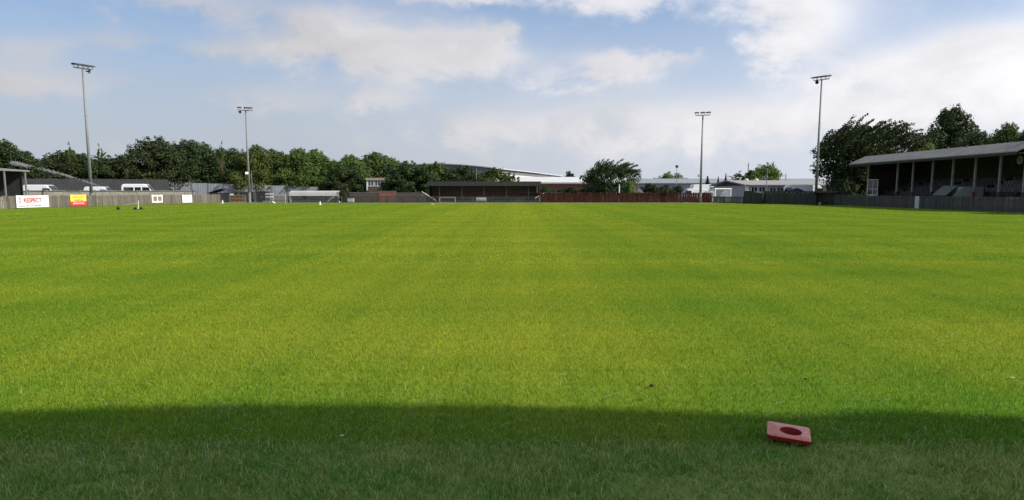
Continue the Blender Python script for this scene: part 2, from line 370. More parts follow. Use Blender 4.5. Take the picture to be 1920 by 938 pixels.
grass_field('mown_grass', 'short mown yellow-green grass covering the football pitch', cells(.5, EDGE, 16.72, 6)
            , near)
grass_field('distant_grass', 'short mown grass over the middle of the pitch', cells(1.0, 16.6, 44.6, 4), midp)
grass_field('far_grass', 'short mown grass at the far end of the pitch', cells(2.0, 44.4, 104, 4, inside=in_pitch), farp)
thin = [grass_patch('thin', .5, 900, .0050, .018, .045, 1.2, RB, 90+i) for i in range(4)]
grass_field('rough_grass', 'longer paler rough grass along the shaded near edge of the pitch', cells(.5, 2.22, EDGE+.1, 6, .7, 1.25), rgh)
grass_field('grass_fringe', 'thin fringe of longer blades where the rough edge meets the mown pitch', [c for c in cells(.25, EDGE-.05, EDGE+.75, 4, .6, 1.0) if random.random() < 1.15-(c[1]-EDGE)*1.4], thin)
# a few long dry stalks lying in the rough edge
st = MB(); rg = random.Random(5)
for _ in range(170):
    y = rg.uniform(3.2, 6.2) if rg.random() < .75 else rg.uniform(6, 9); x = rg.uniform(-.75*y, .75*y); a = rg.uniform(0, 6.28); l = rg.uniform(.05, .13); z0 = rg.uniform(.02, .04)
    p = Vector((x, y, z0)); q = p+Vector((math.cos(a)*l, math.sin(a)*l*.6, rg.uniform(.005, .05))); c = (p+q)/2+Vector((0, 0, .012))
    st.bar(p, c, .0022, .0012); st.bar(c, q, .0018, .0010)
o = st.build('dry_stalks', mat('straw', (.42, .40, .24), .8, .25, 20)); tag(o, 'thin dry straw stalks lying in the near grass', 'grass', kind='stuff')

# ------------------------------------------------------------------ unseen roof added behind the camera to throw shade over the near edge
t = thing('shade_roof', 'unseen terrace roof added behind the viewpoint to shade the near grass', 'stand', (0, 0, 0))
ZR = 8.3; YR = 1.75
edge = [(-26, 0), (-6, -.1), (3, -.1), (6.8, -.22), (8.2, -.12), (9.6, .06), (11.6, .04), (12.7, -.08), (13.8, -.24), (14.5, -.10), (15.3, -.26), (17, -.2), (24, 0), (34, 0)]
for (xa, ya), (xb, yb) in zip(edge, edge[1:]):          # roof sheets, overhang shaped to make the shadow edge uneven
    MB().add([(xa, YR+ya, ZR), (xb, YR+yb, ZR), (xb, -.5, ZR+.3), (xa, -.5, ZR+.3), (xa, YR+ya, ZR+.06), (xb, YR+yb, ZR+.06), (xb, -.5, ZR+.36), (xa, -.5, ZR+.36)],
             [(3,2,1,0),(4,5,6,7),(0,1,5,4),(1,2,6,5),(2,3,7,6),(3,0,4,7)]).build('roof_sheet', PALEROOF, t)
B(-26, 34, -8.4, -8.1, 0, 2.2).build('back_wall', CREAM, t)
for i in range(5):
    B(-26, 30, -8.1+0.0, -3.4-.9*i, 0.0+.25*i, .25*(i+1)).build('step', CONCSTEP, t)
for x in range(-24, 31, 6): B(x-.08, x+.08, -.45, -.29, 0, ZR+.28).build('post', GALV, t)

# ------------------------------------------------------------------ fences
def boards(mb_w, h, th, m, tops, seed):
    out = []
    rg = random.Random(seed)
    for k in range(3):
        hh = h*(1+rg.uniform(-.02, .02)); wv = mb_w/2
        if tops == 'point': pts = [(-wv, .04), (wv, .04), (wv, hh-.05), (0, hh), (-wv, hh-.05)]
        elif tops == 'round': pts = [(-wv, .04), (wv, .04), (wv, hh-.03), (wv*.5, hh), (-wv*.5, hh), (-wv, hh-.03)]
        else: pts = [(-wv, .03), (wv, .03), (wv, hh), (-wv, hh)]
        out.append(MB().prism(pts, 'y', -th/2, th/2).mesh('paling', m))
    return out
def fence(name, label, A, Bp, h, wd, gap, m, mpost=None, tops='round', post_every=2.4, post_h=None, seed=1, group=None, rails=2, skip=None, missing=.02, posth=.09):
    A = Vector(A); Bp = Vector(Bp); d = Bp-A; L = d.length; rz = math.atan2(d.y, d.x)
    t = thing(name, label, 'fence', (A.x, A.y, 0), rz, group); rg = random.Random(seed); mpost = mpost or m; post_h = post_h or h*1.02
    side = -.045                                    # palings stand on the pitch side
    pm = [MB().box(-posth/2, posth/2, -posth/2, posth/2, 0, post_h).mesh('post', mpost)]
    n = int(L/post_every)+1
    for i in range(n):
        x = min(L-.05, max(.05, i*post_every)); link('post', pm[0], t, (x, .0, 0), (rg.uniform(-.02, .02), rg.uniform(-.02, .02), 0))
    for z in ([h*.25, h*.8] if rails == 2 else [h*.9]):
        B(0, L, -.0425+.002, -.045+.04, z-.045, z+.045).build('rail', m, t)
    bs = boards(wd, h, .022, m, tops, seed); x = gap
    while x < L-gap:
        if rg.random() > missing: link('paling', rg.choice(bs), t, (x, -.058, rg.uniform(-.015, .012)), (rg.uniform(-.01, .01), rg.uniform(-.018, .018), 0))
        x += wd+gap*rg.uniform(.7, 1.3)
    return t
FL = [Vector((-45.6, 58.0)), Vector((-44.45, 67.6)), Vector((-42.7, 80.5)), Vector((-38.9, 103.2))]
PICKW = mat('pale_picket_wood', (.26, .245, .21), .85, .3, 1.2, .3, rnd=.25, stretch=(1, 1, .25))
fence('picket_fence', 'pale open picket fence at the left edge beside the RESPECT banner', FL[0], FL[1], 1.12, .07, .075, PICKW, seed=3, tops='point')
fence('board_fence', 'weathered grey-brown fence carrying the RESPECT and yellow banners', FL[1], FL[2], 1.16, .105, .045, WOOD_L, seed=4)
fence('board_fence', 'weathered grey-brown fence carrying the two small white signs', FL[2]+Vector((.02, .06)), FL[3], 1.12, .115, .042, WOOD_L, seed=5)
# right-hand side
FR = [Vector((36.3, 50.0)), Vector((36.1, 68.2)), Vector((36.0, 69.9)), Vector((36.0, 86.4))]
fence('board_fence', 'dark weathered paling fence before the near half of the grandstand', FR[1], FR[0], 1.14, .11, .06, WOOD_R, seed=6)
fence('board_fence', 'dark weathered paling fence between the dugout and the grandstand gate', FR[3], FR[2], 1.14, .11, .055, WOOD_R, seed=8)
g = thing('fence_gate', 'dark braced timber gate in the fence before the grandstand', 'gate', (FR[2].x, FR[2].y-.08, 0), -math.pi/2)
for x in (.10, .26, .42, .58): B(x-.06, x+.06, -.06, -.04, .08, 1.1).build('paling', WOOD_R, g)
for z in (.25, .95): B(.03, .68, -.039, -.012, z-.05, z+.05).build('rail', WOOD_R, g)
MB().bar((.06, -.075, .27), (.62, -.075, .93), .02, .09).build('brace', WOOD_R, g)
B(.80, 1.45, -.05, -.01, .05, 1.12).build('panel', mat('white_gate_board', (.55, .56, .56), .7, .15, 2), g)
B(.72, .80, -.06, .04, 0, 1.2).build('post', WOOD_R, g)
# corner fence, dark green
FC = [Vector((34.4, 87.6)), Vector((29.0, 93.6))]
fence('board_fence', 'dark green close-boarded fence left of the dugout', FC[1], FC[0], 1.22, .14, .012, WOOD_D, seed=9, tops='flat', missing=0)
fence('board_fence', 'taller dark green fence behind the low dark corner fence', (31.6, 97.0), (39.5, 92.0), 1.55, .14, .012, WOOD_D, seed=19, tops='flat', missing=0)
def wedge_fence():
    t = thing('fence_gate', 'dark green gate with sloping top beside the corner fence', 'gate', (FC[1].x-.9, FC[1].y+.15, 0), math.atan2(-6.0, 5.4))
    for i in range(18):
        h = 1.62-.36*max(0, (i-4)/14); x = .1+i*.13
        B(x-.06, x+.06, -.03, -.008, .03, h).build('paling', WOOD_D, t)
    for z in (.3, 1.0): B(0, 2.45, -.006, .03, z-.05, z+.05).build('rail', WOOD_D, t)
    for x in (.0, 2.4): B(x-.06, x+.06, .031, .13, 0, 1.5).build('post', WOOD_D, t)
wedge_fence()
# far end
YF = 102.4
RXA, RXB = PX(1012, YF), PX(1338, YF)
fence('board_fence', 'red-brown close-boarded fence along the right of the far end', (RXA, 105.2), (PX(1338, 105.2), 105.2), 1.34, .145, .012, WOOD_RED, mpost=POSTPALE, seed=12, tops='flat', missing=0, post_every=2.1, post_h=1.38)
def rail_fence(name, label, A, Bp, h, m, mpost, every, picket, pm, seed, vertical=True):
    A = Vector(A); Bp = Vector(Bp); d = Bp-A; L = d.length; t = thing(name, label, 'fence', (A.x, A.y, 0), math.atan2(d.y, d.x)); rg = random.Random(seed)
    pme = MB().box(-.045, .045, -.045, .045, 0, h*1.04).mesh('post', mpost); n = int(L/every)
    for i in range(n+1): link('post', pme, t, (L*i/n, 0, 0), (0, rg.uniform(-.02, .02), 0))
    for z in (h*.16, h*.96): B(0, L, -.075, -.047, z-.03, z+.03).build('rail', m, t)
    mb = MB(); x = .1
    while x < L-.1:
        if rg.random() > .06: mb.box(x-picket/2, x+picket/2, -.095, -.078, .05, h*rg.uniform(.95, 1.0))
        x += picket*2.1*rg.uniform(.9, 1.15)
    o = mb.build('pickets', pm, t); o['kind'] = 'stuff'
    return t
rail_fence('rail_fence', 'low dark railing with pale posts before the far stand', (PX(640, YF), YF), (RXA-.05, YF), .86, DARKMET, POSTPALE, 2.0, .03, DARKMET, 1)
rail_fence('picket_fence', 'low red-brown picket fence with pale posts before the close-boarded one', (RXA+.05, YF), (RXB, YF), .84, WOOD_RED, POSTPALE, 2.05, .08, WOOD_RED, 2)
rail_fence('rail_fence', 'low black railing in front of the white training goal', (RXB+.08, YF), (FC[1].x-.95, FC[1].y+.25), .86, DARKMET, DARKMET, 1.5, .03, DARKMET, 3)
rail_fence('rail_fence', 'black upright railing in front of the long white shelter', (PX(540, 104.2), 104.2), (PX(634, 104.2), 104.2), .92, DARKMET, DARKMET, 1.7, .035, DARKMET, 4)

# concrete panel wall behind the left fence
def panel_wall(name, label, A, Bp, h, m, mpost, w_, rail, hs=None, jit=.02, sheetrib=False, cat='wall'):
    A = Vector(A); Bp = Vector(Bp); d = Bp-A; L = d.length; t = thing(name, label, cat, (A.x, A.y, 0), math.atan2(d.y, d.x)); rg = random.Random(len(label)); n = max(1, round(L/w_)); pw = L/n
    for i in range(n):
        hh = h if hs is None else h+(hs-h)*i/max(1, n-1)
        hh += rg.uniform(-jit, jit)
        if sheetrib:
            mb = MB(); k = 10; pts = []
            for q in range(k): x0 = .03+(pw-.06)*q/k; ww = (pw-.06)/k; pts += [(x0, 0), (x0+ww*.45, 0), (x0+ww*.55, -.035), (x0+ww*.95, -.035)]
            pts += [(pw-.03, .03), (.03, .03)]
            mb.prism(pts, 'z', .05, hh)
        else: mb = B(.05, pw-.05, -.03, .03, 0, hh)
        mb.build('panel', m, t, loc=(i*pw, 0, 0))
        B(-.06, .06, -.07, .07, 0, hh+.06).build('post', mpost, t, loc=(i*pw, .0, 0))
        if rail: B(.062, pw-.062, -.075, -.033, hh-.13, hh-.05).build('rail', rail, t, loc=(i*pw, 0, 0))
    return t
panel_wall('panel_wall', 'grey-brown panel wall with dark posts behind the left fence', (-51.0, 78.6), (-44.2, 108), 1.62, CONC, mat('grey_wall_post', (.16, .155, .14), .85), 2.4, DARKWALL, jit=.03)
panel_wall('sheet_fence', 'dark grey sheet fence below the trees behind the white minibus', (-72, 108), (-52.2, 118), 3.3, SHEETDK, SHEETDK, 2.6, None, sheetrib=True, cat='fence')
panel_wall('sheet_fence', 'long pale grey steel fence below the tree bank', (-55.6, 122), (-27, 128), 2.95, SHEET, mat('grey_fence_post', (.13, .135, .14), .6), 2.5, None, hs=2.1, sheetrib=True, cat='fence')

# ------------------------------------------------------------------ grandstand on the right
def grandstand():
    Y0, Y1, XE = 60.0, 87.8, 38.0                 # near end, far end, eave line
    t = thing('grandstand', 'long dark grandstand with grey roof on the right touchline', 'stand', (XE, Y0, 0))
    L = Y1-Y0
    roof = MB().prism([(0, 4.58), (1.75, 5.42), (8.3, 5.55), (8.3, 5.45), (1.75, 5.32), (0, 4.50)], 'y', -1.2, L).build('roof', ROOFGREY, t)
    for i in range(int(L/1.0)+1):
        y = -1.1+i*1.0
        if y < L: MB().prism([(-.02, 4.60), (1.745, 5.45), (1.745, 5.42), (-.02, 4.565)], 'y', y-.03, y+.03).build('roof_rib', ROOFGREY, roof)
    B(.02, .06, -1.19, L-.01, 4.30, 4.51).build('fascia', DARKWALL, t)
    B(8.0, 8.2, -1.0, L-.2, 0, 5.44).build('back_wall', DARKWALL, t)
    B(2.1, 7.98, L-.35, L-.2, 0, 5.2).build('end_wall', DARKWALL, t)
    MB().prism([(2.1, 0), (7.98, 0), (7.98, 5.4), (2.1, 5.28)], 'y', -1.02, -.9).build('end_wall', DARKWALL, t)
    # steel/timber posts along the front
    postm = mat('grey_painted_post', (.30, .30, .285), .7, .25, 3)
    redm = mat('red_painted_post_foot', (.16, .05, .04), .7, .2, 3)
    for py in (87.2, 80.6, 77.5, 73.9, 70.5, 67.1, 63.7, 60.6):
        p = B(-.075, .075, -.075, .075, 0, 4.8).build('post', postm, t, loc=(2.0, py-Y0, 0))
        B(-.08, .08, -.08, .08, 0, 1.5).build('post_foot', redm if py not in (87.2,) else postm, p)
    # stepped terrace and rows of seats
    for k in range(6):
        B(3.0+.8*k, 8.0, .0, L-.36, .9+.3*k if False else 0.0, .75+.32*k).build('step', CONCSTEP, t)
    sm = MB().box(-.21, .21, 0, .36, .38, .42).box(-.21, .21, .34, .38, .40, .78).box(-.03, .03, .12, .2, 0, .38)
    s_dk = sm.mesh('seat', SEAT); s_lt = MB().box(-.21, .21, 0, .36, .38, .42).box(-.21, .21, .34, .38, .40, .78).box(-.03, .03, .12, .2, 0, .38).mesh('seat', SEATLT)
    for k in range(5):
        for j in range(52):
            y = .6+j*.505; yy = Y0+y
            if abs((y % 6.7)-3.3) < .45: continue
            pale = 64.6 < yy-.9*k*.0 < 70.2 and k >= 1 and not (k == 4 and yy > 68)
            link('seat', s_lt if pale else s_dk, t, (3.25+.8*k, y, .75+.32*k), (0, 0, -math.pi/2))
    # white glazed screen at the far end
    s = MB()
    s = B(0, .06, 0, .06, 0, 2.85).build('screen_frame', WHITE, t, loc=(2.3, 85.4-Y0, 0))
    for (a, b, c, d) in ((.55, .60, 0, 2.85), (1.16, 1.22, 0, 2.85)): B(.0, .06, a, b, c, d).build('bar', WHITE, s)
    for (c, d) in ((2.79, 2.85), (1.75, 1.81), (.95, 1.2)): B(.061, .10, .0, 1.22, c, d).build('bar', WHITE, s)
    s.rotation_euler = (0, 0, R(35))
    for (a, b, c, d) in ((.07, .54, 1.83, 2.78), (.61, 1.15, 1.83, 2.78), (.07, .54, 1.2, 1.74), (.61, 1.15, 1.2, 1.74)): B(.025, .035, a, b, c, d).build('pane', DARKGLASS, s)
    # round fan-like disc and a pale bar under the near end of the roof
    d = MB().tube((0, 0, 0), (-.05, 0, 0), .34, .34, 24).build('round_clock', mat('dull_clock_rim', (.22, .22, .21), .6), t, loc=(1.9, 61.15-Y0, 4.0))
    MB().tube((-.052, 0, 0), (-.07, 0, 0), .24, .24, 24).build('clock_face', mat('clock_face', (.09, .095, .09), .5), d)
    B(1.88, 1.96, .0, 1.4, 4.5, 4.56).build('pale_bar', WHITE, t)
    return t
grandstand()
# white-sided tunnel in front of the stand
t = thing('players_tunnel', 'low white-sided players tunnel in front of the grandstand seats', 'tunnel', (38.3, 67.2, 0))
PANELW = mat('dull_white_panel', (.30, .305, .305), .6, .15, 1.5)
MB().prism([(0, 0), (0, 1.15), (.9, 1.95), (2.6, 1.95), (2.6, 0)], 'y', 0, .08).build('side_panel', PANELW, t)
MB().prism([(0, 0), (0, 1.15), (.9, 1.95), (2.6, 1.95), (2.6, 0)], 'y', 3.0, 3.08).build('side_panel', PANELW, t)
MB().prism([(-.08, 1.17), (.88, 2.0), (2.7, 2.0), (2.7, 2.05), (.86, 2.05), (-.1, 1.23)], 'y', 1.0, 3.2).build('roof', mat('grey_tunnel_roof', (.17, .175, .175), .7), t)
B(.88, .94, .09, 2.98, 1.28, 1.93).build('front_board', PANELW, t)
# loudspeaker / small white box on the first post
# dugout
t = thing('dugout', 'dark open-fronted timber dugout in the fence left of the grandstand', 'dugout', (35.2, 87.0, 0), math.atan2(-1.6, 1.9)-R(10))
B(-1.35, 1.35, 1.1, 1.16, 0, 1.35).build('back_wall', mat('dugout_boards', (.10, .095, .085), .85, .3, 2), t)
B(-1.38, -1.32, -.1, 1.1, 0, 1.42).build('side_wall', WOOD_R, t); B(1.32, 1.38, -.1, 1.1, 0, 1.42).build('side_wall', WOOD_R, t)
MB().prism([(-.3, 1.45), (1.3, 1.36), (1.3, 1.42), (-.3, 1.53)], 'x', -1.5, 1.5).build('roof', WOOD_R, t)
B(-1.45, 1.45, -.34, -.305, 1.40, 1.53).build('fascia', WOOD_R, t)
be = B(-1.2, 1.2, .65, 1.0, .38, .43).build('bench', WOOD_R, t)
for x in (-1.1, -.35, .35, 1.1): B(x-.04, x+.04, .7, .95, 0, .38).build('bench_leg', WOOD_R, be)
bk = thing('bucket', 'small pale bucket standing in the dugout', 'bucket', (34.75, 87.25, 0)); MB().lathe([(.0, 0), (.13, 0), (.17, .3), (.155, .3), (.12, .02), (0, .02)], 14).build('bucket_body', mat('pale_bucket', (.3, .3, .28), .6), bk, smooth=False)
MB().tube((-.17, 0, .3), (0, 0, .42), .006, .006, 6).tube((0, 0, .42), (.17, 0, .3), .006, .006, 6).build('handle', GALV, bk)

# ------------------------------------------------------------------ small stand at the left edge
t = thing('small_stand', 'small covered stand with pale roof at the left edge', 'stand', (-47.4, 61, 0))
MB().prism([(0, 3.45), (-4.5, 3.85), (-4.5, 3.95), (0, 3.58)], 'y', 0, 15.4).build('roof', mat('dull_grey_roof', (.20, .20, .19), .9, .2, 1, spec=.1), t)
B(-4.4, -4.3, .2, 15.1, 0, 3.85).build('back_wall', DARKWALL, t); B(-4.28, -.6, 14.95, 15.1, 0, 3.5).build('end_wall', DARKWALL, t)
for y in (.5, 4, 8, 11.7, 14.8): B(-.18, -.06, y-.06, y+.06, 0, 3.46).build('post', GALV, t)
for k in range(3): B(-4.28, -1.2-.8*k, .2, 14.9, 0, .3+.3*k).build('step', CONCSTEP, t)

# ------------------------------------------------------------------ floodlights
def floodlight(label, x, y, h, face, heads, horn=False, box=None, lean=0.0):
    t = thing('floodlight', label, 'floodlight', (x, y, 0), face, 'floodlight masts round the pitch')
    MB().tube((0, 0, 0), (0, 0, 1.3), .20, .19, 14).build('base', GALV, t, smooth=False)
    p = MB().tube((0, 0, 1.3), (0, 0, h), .165, .085, 14).build('pole', GALV, t, smooth=True)
    MB().tube((0, 0, 1.28), (0, 0, 1.36), .22, .22, 14).build('collar', GALV, p)
    for zz in (h*.36, h*.66): MB().tube((0, 0, zz), (0, 0, zz+.06), .165-.08*zz/h+.012, .165-.08*zz/h+.012, 14).build('joint_ring', GALV, p)
    B(-.95, .95, -.05, .05, h, h+.09).build('crossarm', GALV, t)
    for hx in heads:
        hd = MB().prism([(-.50, .02), (.30, .10), (.36, .20), (.10, .27), (-.42, .12)], 'x', -.26, .26).build('lamp_head', DARKMET, t, loc=(hx, -.12, h+.22), rot=(R(-2), 0, R(random.uniform(-8, 8))), bevel=.02)
        MB().add([(-.22, -.44, .005), (.22, -.44, .005), (.22, .22, .100), (-.22, .22, .100)], [(0, 1, 2, 3)]).build('lamp_glass', GLASSLAMP, hd)
        MB().bar((-.2, 0, -.2), (-.2, .05, .1), .03, .05).bar((.2, 0, -.2), (.2, .05, .1), .03, .05).build('yoke', GALV, hd)
    if horn:
        MB().lathe([(.0, 0), (.05, 0), (.07, .18), (.20, .40), (.19, .40), (.05, .2)], 14).build('loudspeaker_horn', DARKMET, t, loc=(horn, -.1, h-.18), rot=(R(100), 0, R(30)))
    if box: B(-.22, .22, -.34, -.12, box, box+.32).build('junction_box', WHITE, t, loc=(-.2, .2, 0))
    t.rotation_euler[1] = lean
    return t
p1 = P(173.5, 358, 79.6); p1b = P(155, 122, 79.6)
floodlight('tall grey floodlight mast behind the yellow banner on the left', p1.x-.62, 79.6+.9, p1b.z-.25, R(62), (-.80, -.27, .27, .80), horn=.25)
q = P(468, 372, 104.6); qb = P(455, 205, 104.6)
floodlight('floodlight mast with white box at the far left corner', q.x, 104.6, qb.z-.2, R(25), (-.80, .05, .58), horn=-.95, box=P(460, 327, 104.6).z)
q = P(1313, 372, 103.6); qb = P(1317, 214, 103.6)
floodlight('slim floodlight mast standing behind the red-brown fence', q.x, 103.6, qb.z-.2, R(-22), (-.78, 0, .72), box=P(1314, 332, 103.6).z)
q = P(1530, 360, 89.3); qb = P(1537, 147, 89.3)
floodlight('floodlight mast behind the dugout beside the big dark tree', q.x, 89.3, qb.z-.2, R(-55), (-.80, -.27, .27, .80), horn=-.5)

# ------------------------------------------------------------------ banners and signs on the left fence
FD = bpy.data.curves.new('lettering', 'FONT')
def text_mesh(body, size, m, extrude=.004, shear=0.0, bold=.0, sx=1.0):
    cu = bpy.data.curves.new('lettering', 'FONT'); cu.body = body; cu.size = size; cu.extrude = extrude; cu.offset = bold; cu.align_x = 'CENTER'; cu.shear = shear
    cu.resolution_u = 3
    o = bpy.data.objects.new('lettering_tmp', cu); COL.objects.link(o)
    bpy.context.view_layer.update(); dg = bpy.context.evaluated_depsgraph_get()
    me = bpy.data.meshes.new_from_object(o.evaluated_get(dg)); COL.objects.unlink(o); bpy.data.objects.remove(o); me.name = 'lettering'
    me.materials.clear(); me.materials.append(m); me.transform(Matrix.Diagonal((sx, 1, 1, 1))); return me
RED = mat('banner_red', (.62, .04, .035), .6, .06, 3); BLACK = mat('banner_black', (.02, .02, .025), .6); BWHITE = mat('banner_white', (.80, .80, .80), .6, .05, 2)
YEL = mat('banner_yellow', (.85, .60, .10), .6, .06, 3); GREYP = mat('banner_grey_print', (.32, .33, .35), .6); OLIVE = mat('banner_olive_print', (.34, .36, .03), .6)
DULLRED = mat('banner_brown_red', (.20, .06, .035), .6); PINK = mat('banner_pale_print', (.85, .50, .45), .6)
def on_fence(pxa, pxb, va, vb, A, Bp, off=.13):
    """a panel hung on the pitch side of the fence line A-B between two photo columns; returns base point, width, bottom, top, angle"""
    A = Vector(A); Bp = Vector(Bp); d = (Bp-A)
    def hit(px):
        k = (px-960)/1453.0; s = (A.x-k*A.y)/(k*d.y-d.x); return A+d*s
    a, b = hit(pxa), hit(pxb); n = Vector((d.y, -d.x)).normalized()
    dd = (b-a); rz = math.atan2(dd.y, dd.x); a2 = a+n*off; yv = (a.y+b.y)/2
    return (a2.x, a2.y), dd.length, ZV(vb, yv), ZV(va, yv), rz
def board(name, label, cat, args, m, th=.02):
    (x, y), L, z0, z1, rz = on_fence(*args); z0 = max(z0, .06)
    t = thing(name, label, cat, (x, y, 0), rz)
    mb = MB(); n = 8; vs = []                                        # slightly slack sheet
    for i in range(n+1):
        sag = -.025*math.sin(math.pi*i/n)*1.0; vs += [(L*i/n, 0, z0), (L*i/n, 0, z1+sag), (L*i/n, -th, z1+sag), (L*i/n, -th, z0)]
    fs = [(4*i+a, 4*i+(a+1) % 4, 4*i+4+(a+1) % 4, 4*i+4+a) for i in range(n) for a in range(4)]+[(0, 1, 2, 3), (4*n, 4*n+3, 4*n+2, 4*n+1)]
    mb.add(vs, fs).build('sheet', m, t)
    return t, L, z0, z1
def flat(t, name, m, x0, x1, z0, z1, y=-.026): return B(x0, x1, y, y+.005, z0, z1).build(name, m, t)
def words(t, m, x0, x1, z0, z1, seed, y=-.028):
    rg = random.Random(seed); x = x0; mb = MB()
    while x < x1:
        w_ = rg.uniform(.05, .16); mb.box(x, min(x1, x+w_), y, y+.004, z0, z1*(1) if rg.random() > .3 else z1-.2*(z1-z0)); x += w_+rg.uniform(.02, .05)
    return mb.build('small_print', m, t)
t, L, z0, z1 = board('banner', 'white RESPECT banner with red lettering on the left fence', 'banner', (26, 87, 366.5, 389, FL[1]-Vector((.13, 1.1)), FL[2]), BWHITE)
H = z1-z0
def word(body, m, x0, wfull, zb, hh, y, extrude):
    """lettering laid out so that the full word would be wfull wide and hh tall"""
    full = text_mesh('RESPECT', 1.0, m, extrude, bold=.02); fx = [v.co.x for v in full.vertices]; fy = [v.co.y for v in full.vertices]
    me = text_mesh(body, 1.0, m, extrude, bold=.02); bx = [v.co.x for v in me.vertices]
    kx = wfull/(max(fx)-min(fx)); ky = hh/(max(fy)-min(fy))
    me.transform(Matrix.Translation((-min(bx), -min(fy), 0))); me.transform(Matrix.Diagonal((kx, ky, 1, 1)))
    return link('lettering', me, t, (x0, y, zb), (math.pi/2, 0, 0))
word('RESPECT', BLACK, L*.215+.025, L*.55, z0+H*.42-.03, H*.36, -.024, .002)
word('RESPEC', RED, L*.215, L*.55, z0+H*.42, H*.36, -.030, .003)
crest = flat(t, 'crest', GREYP, L*.07, L*.14, z0+H*.38, z0+H*.86); flat(t, 'crest_band', BWHITE, L*.08, L*.13, z0+H*.58, z0+H*.62, -.030)
words(t, BLACK, L*.06, L*.76, z0+H*.09, z0+H*.17, 1); words(t, GREYP, L*.82, L*.95, z0+H*.14, z0+H*.24, 2)
t, L, z0, z1 = board('banner', 'yellow and red sponsor board on the left fence by the floodlight', 'banner', (128, 158, 365, 385, FL[1], FL[2]), YEL); H = z1-z0
flat(t, 'red_band', RED, 0, L, z0+.001, z0+H*.36); words(t, OLIVE, L*.14, L*.84, z0+H*.70, z0+H*.82, 3); words(t, OLIVE, L*.30, L*.70, z0+H*.54, z0+H*.60, 6); words(t, RED, L*.25, L*.8, z0+H*.42, z0+H*.50, 4); words(t, PINK, L*.15, L*.85, z0+H*.12, z0+H*.26, 5, -.031)
flat(t, 'brown_base', DULLRED, .02, L-.02, .03, z0-.002, -.015)
t, L, z0, z1 = board('sign', 'white board with two dark pictures on the left fence', 'sign', (281.5, 302, 365.5, 380, FL[2], FL[3]), BWHITE); H = z1-z0
PIC = mat('dark_picture_print', (.13, .13, .11), .6, .7, 14, col2=(.36, .30, .2))
flat(t, 'picture', PIC, L*.13, L*.46, z0+H*.2, z0+H*.8); flat(t, 'picture', PIC, L*.56, L*.90, z0+H*.2, z0+H*.8)
t, L, z0, z1 = board('sign', 'plain white board with faint grey print on the left fence', 'sign', (339, 357, 365.5, 380, FL[2], FL[3]), BWHITE); H = z1-z0
words(t, GREYP, L*.22, L*.72, z0+H*.6, z0+H*.68, 7); words(t, GREYP, L*.22, L*.72, z0+H*.44, z0+H*.52, 8); words(t, GREYP, L*.3, L*.62, z0+H*.28, z0+H*.34, 9)
# red and white striped screen beyond the pickets at the left edge
t = thing('striped_screen', 'red and white screen behind the pickets at the left edge', 'screen', (-46.1, 66.2, 0), math.atan2(3.4, -.4))
B(0, 3.2, -.01, .01, .1, 1.30).build('sheet', BWHITE, t)
for i in range(4): B(.1+i*.8, .5+i*.8, -.02, -.011, .15, 1.25).build('stripe', RED, t)

# ------------------------------------------------------------------ sprinkler with its water jet, ball, cones
sp = G(258, 393.5)
t = thing('sprinkler', 'wheeled pitch sprinkler with white riser at the left of the pitch', 'sprinkler', sp)
MB().bar((-.45, -.1, .04), (.5, .15, .04), .06, .05).bar((-.3, .35, .04), (.35, -.35, .04), .05, .05).build('base', DARKMET, t)
for x, y in ((-.12, -.16), (.22, .16)): MB().tube((x, y-.04, .11), (x, y+.04, .11), .11, .11, 14).build('wheel', TYRE, t)
MB().tube((.05, 0, .06), (.13, 0, .78), .035, .03, 8).build('riser', WHITE, t)
MB().tube((.12, 0, .74), (-.40, 0, .97), .035, .022, 8).build('nozzle', GALV, t)
MB().bar((.1, 0, .55), (-1.15, .05, .42), .04, .035).build('drawbar', mat('pale_steel', (.55, .55, .53), .5), t)
# jet: a ballistic arc of droplets, breaking up towards its far end
n0 = sp+Vector((-.40, 0, .97)); e1 = P(28, 306, sp.y+1.5); mid = P(137, 333, sp.y+.7)
mb = MB(); rg = random.Random(3); dr = []
dxt = e1.x-n0.x
a1 = (mid.z-n0.z)/(mid.x-n0.x); a2 = (e1.z-n0.z)/dxt
cq = (a2-a1)/((e1.x-n0.x)-(mid.x-n0.x)); bq = a1-cq*(mid.x-n0.x)
def arc(x): return Vector((x, n0.y+(x-n0.x)/dxt*1.5, n0.z+bq*(x-n0.x)+cq*(x-n0.x)**2))
for i in range(5200):
    s = rg.random()**.9
    dens_ = .06+sum(g_*math.exp(-((s-c_)/w_)**2) for c_, w_, g_ in ((.09, .03, .35), (.34, .05, .3), (.52, .05, .55), (.66, .07, .6), (.93, .08, 1.0)))
    if rg.random() > dens_: continue
    c = arc(n0.x+dxt*s*1.04); sg = .012+.085*s
    c += Vector((rg.gauss(0, sg*.6), rg.gauss(0, sg*.6), rg.gauss(0, sg)-abs(rg.gauss(0, .16*s*s)) if rg.random() < .35 else rg.gauss(0, sg)))
    r = rg.uniform(.006, .014)*(1+.5*s); a = rg.uniform(0, 1)
    mb.add([c+Vector((r, 0, -r*.6)), c+Vector((-r*.6, r, -r*.5)), c+Vector((-r*.6, -r, -r*.5)), c+Vector((0, 0, r*1.2))], [(0, 2, 1), (0, 1, 3), (1, 2, 3), (2, 0, 3)])
WATER = bpy.data.materials.new('water_drops'); WATER.use_nodes = True
wb = WATER.node_tree.nodes['Principled BSDF']; wb.inputs['Base Color'].default_value = (.55, .57, .6, 1); wb.inputs['Roughness'].default_value = .25; wb.inputs['Transmission Weight'].default_value = .35; wb.inputs['IOR'].default_value = 1.33
o = mb.build('water_jet', WATER); tag(o, 'white jet of water arcing left from the sprinkler', 'water', kind='stuff')
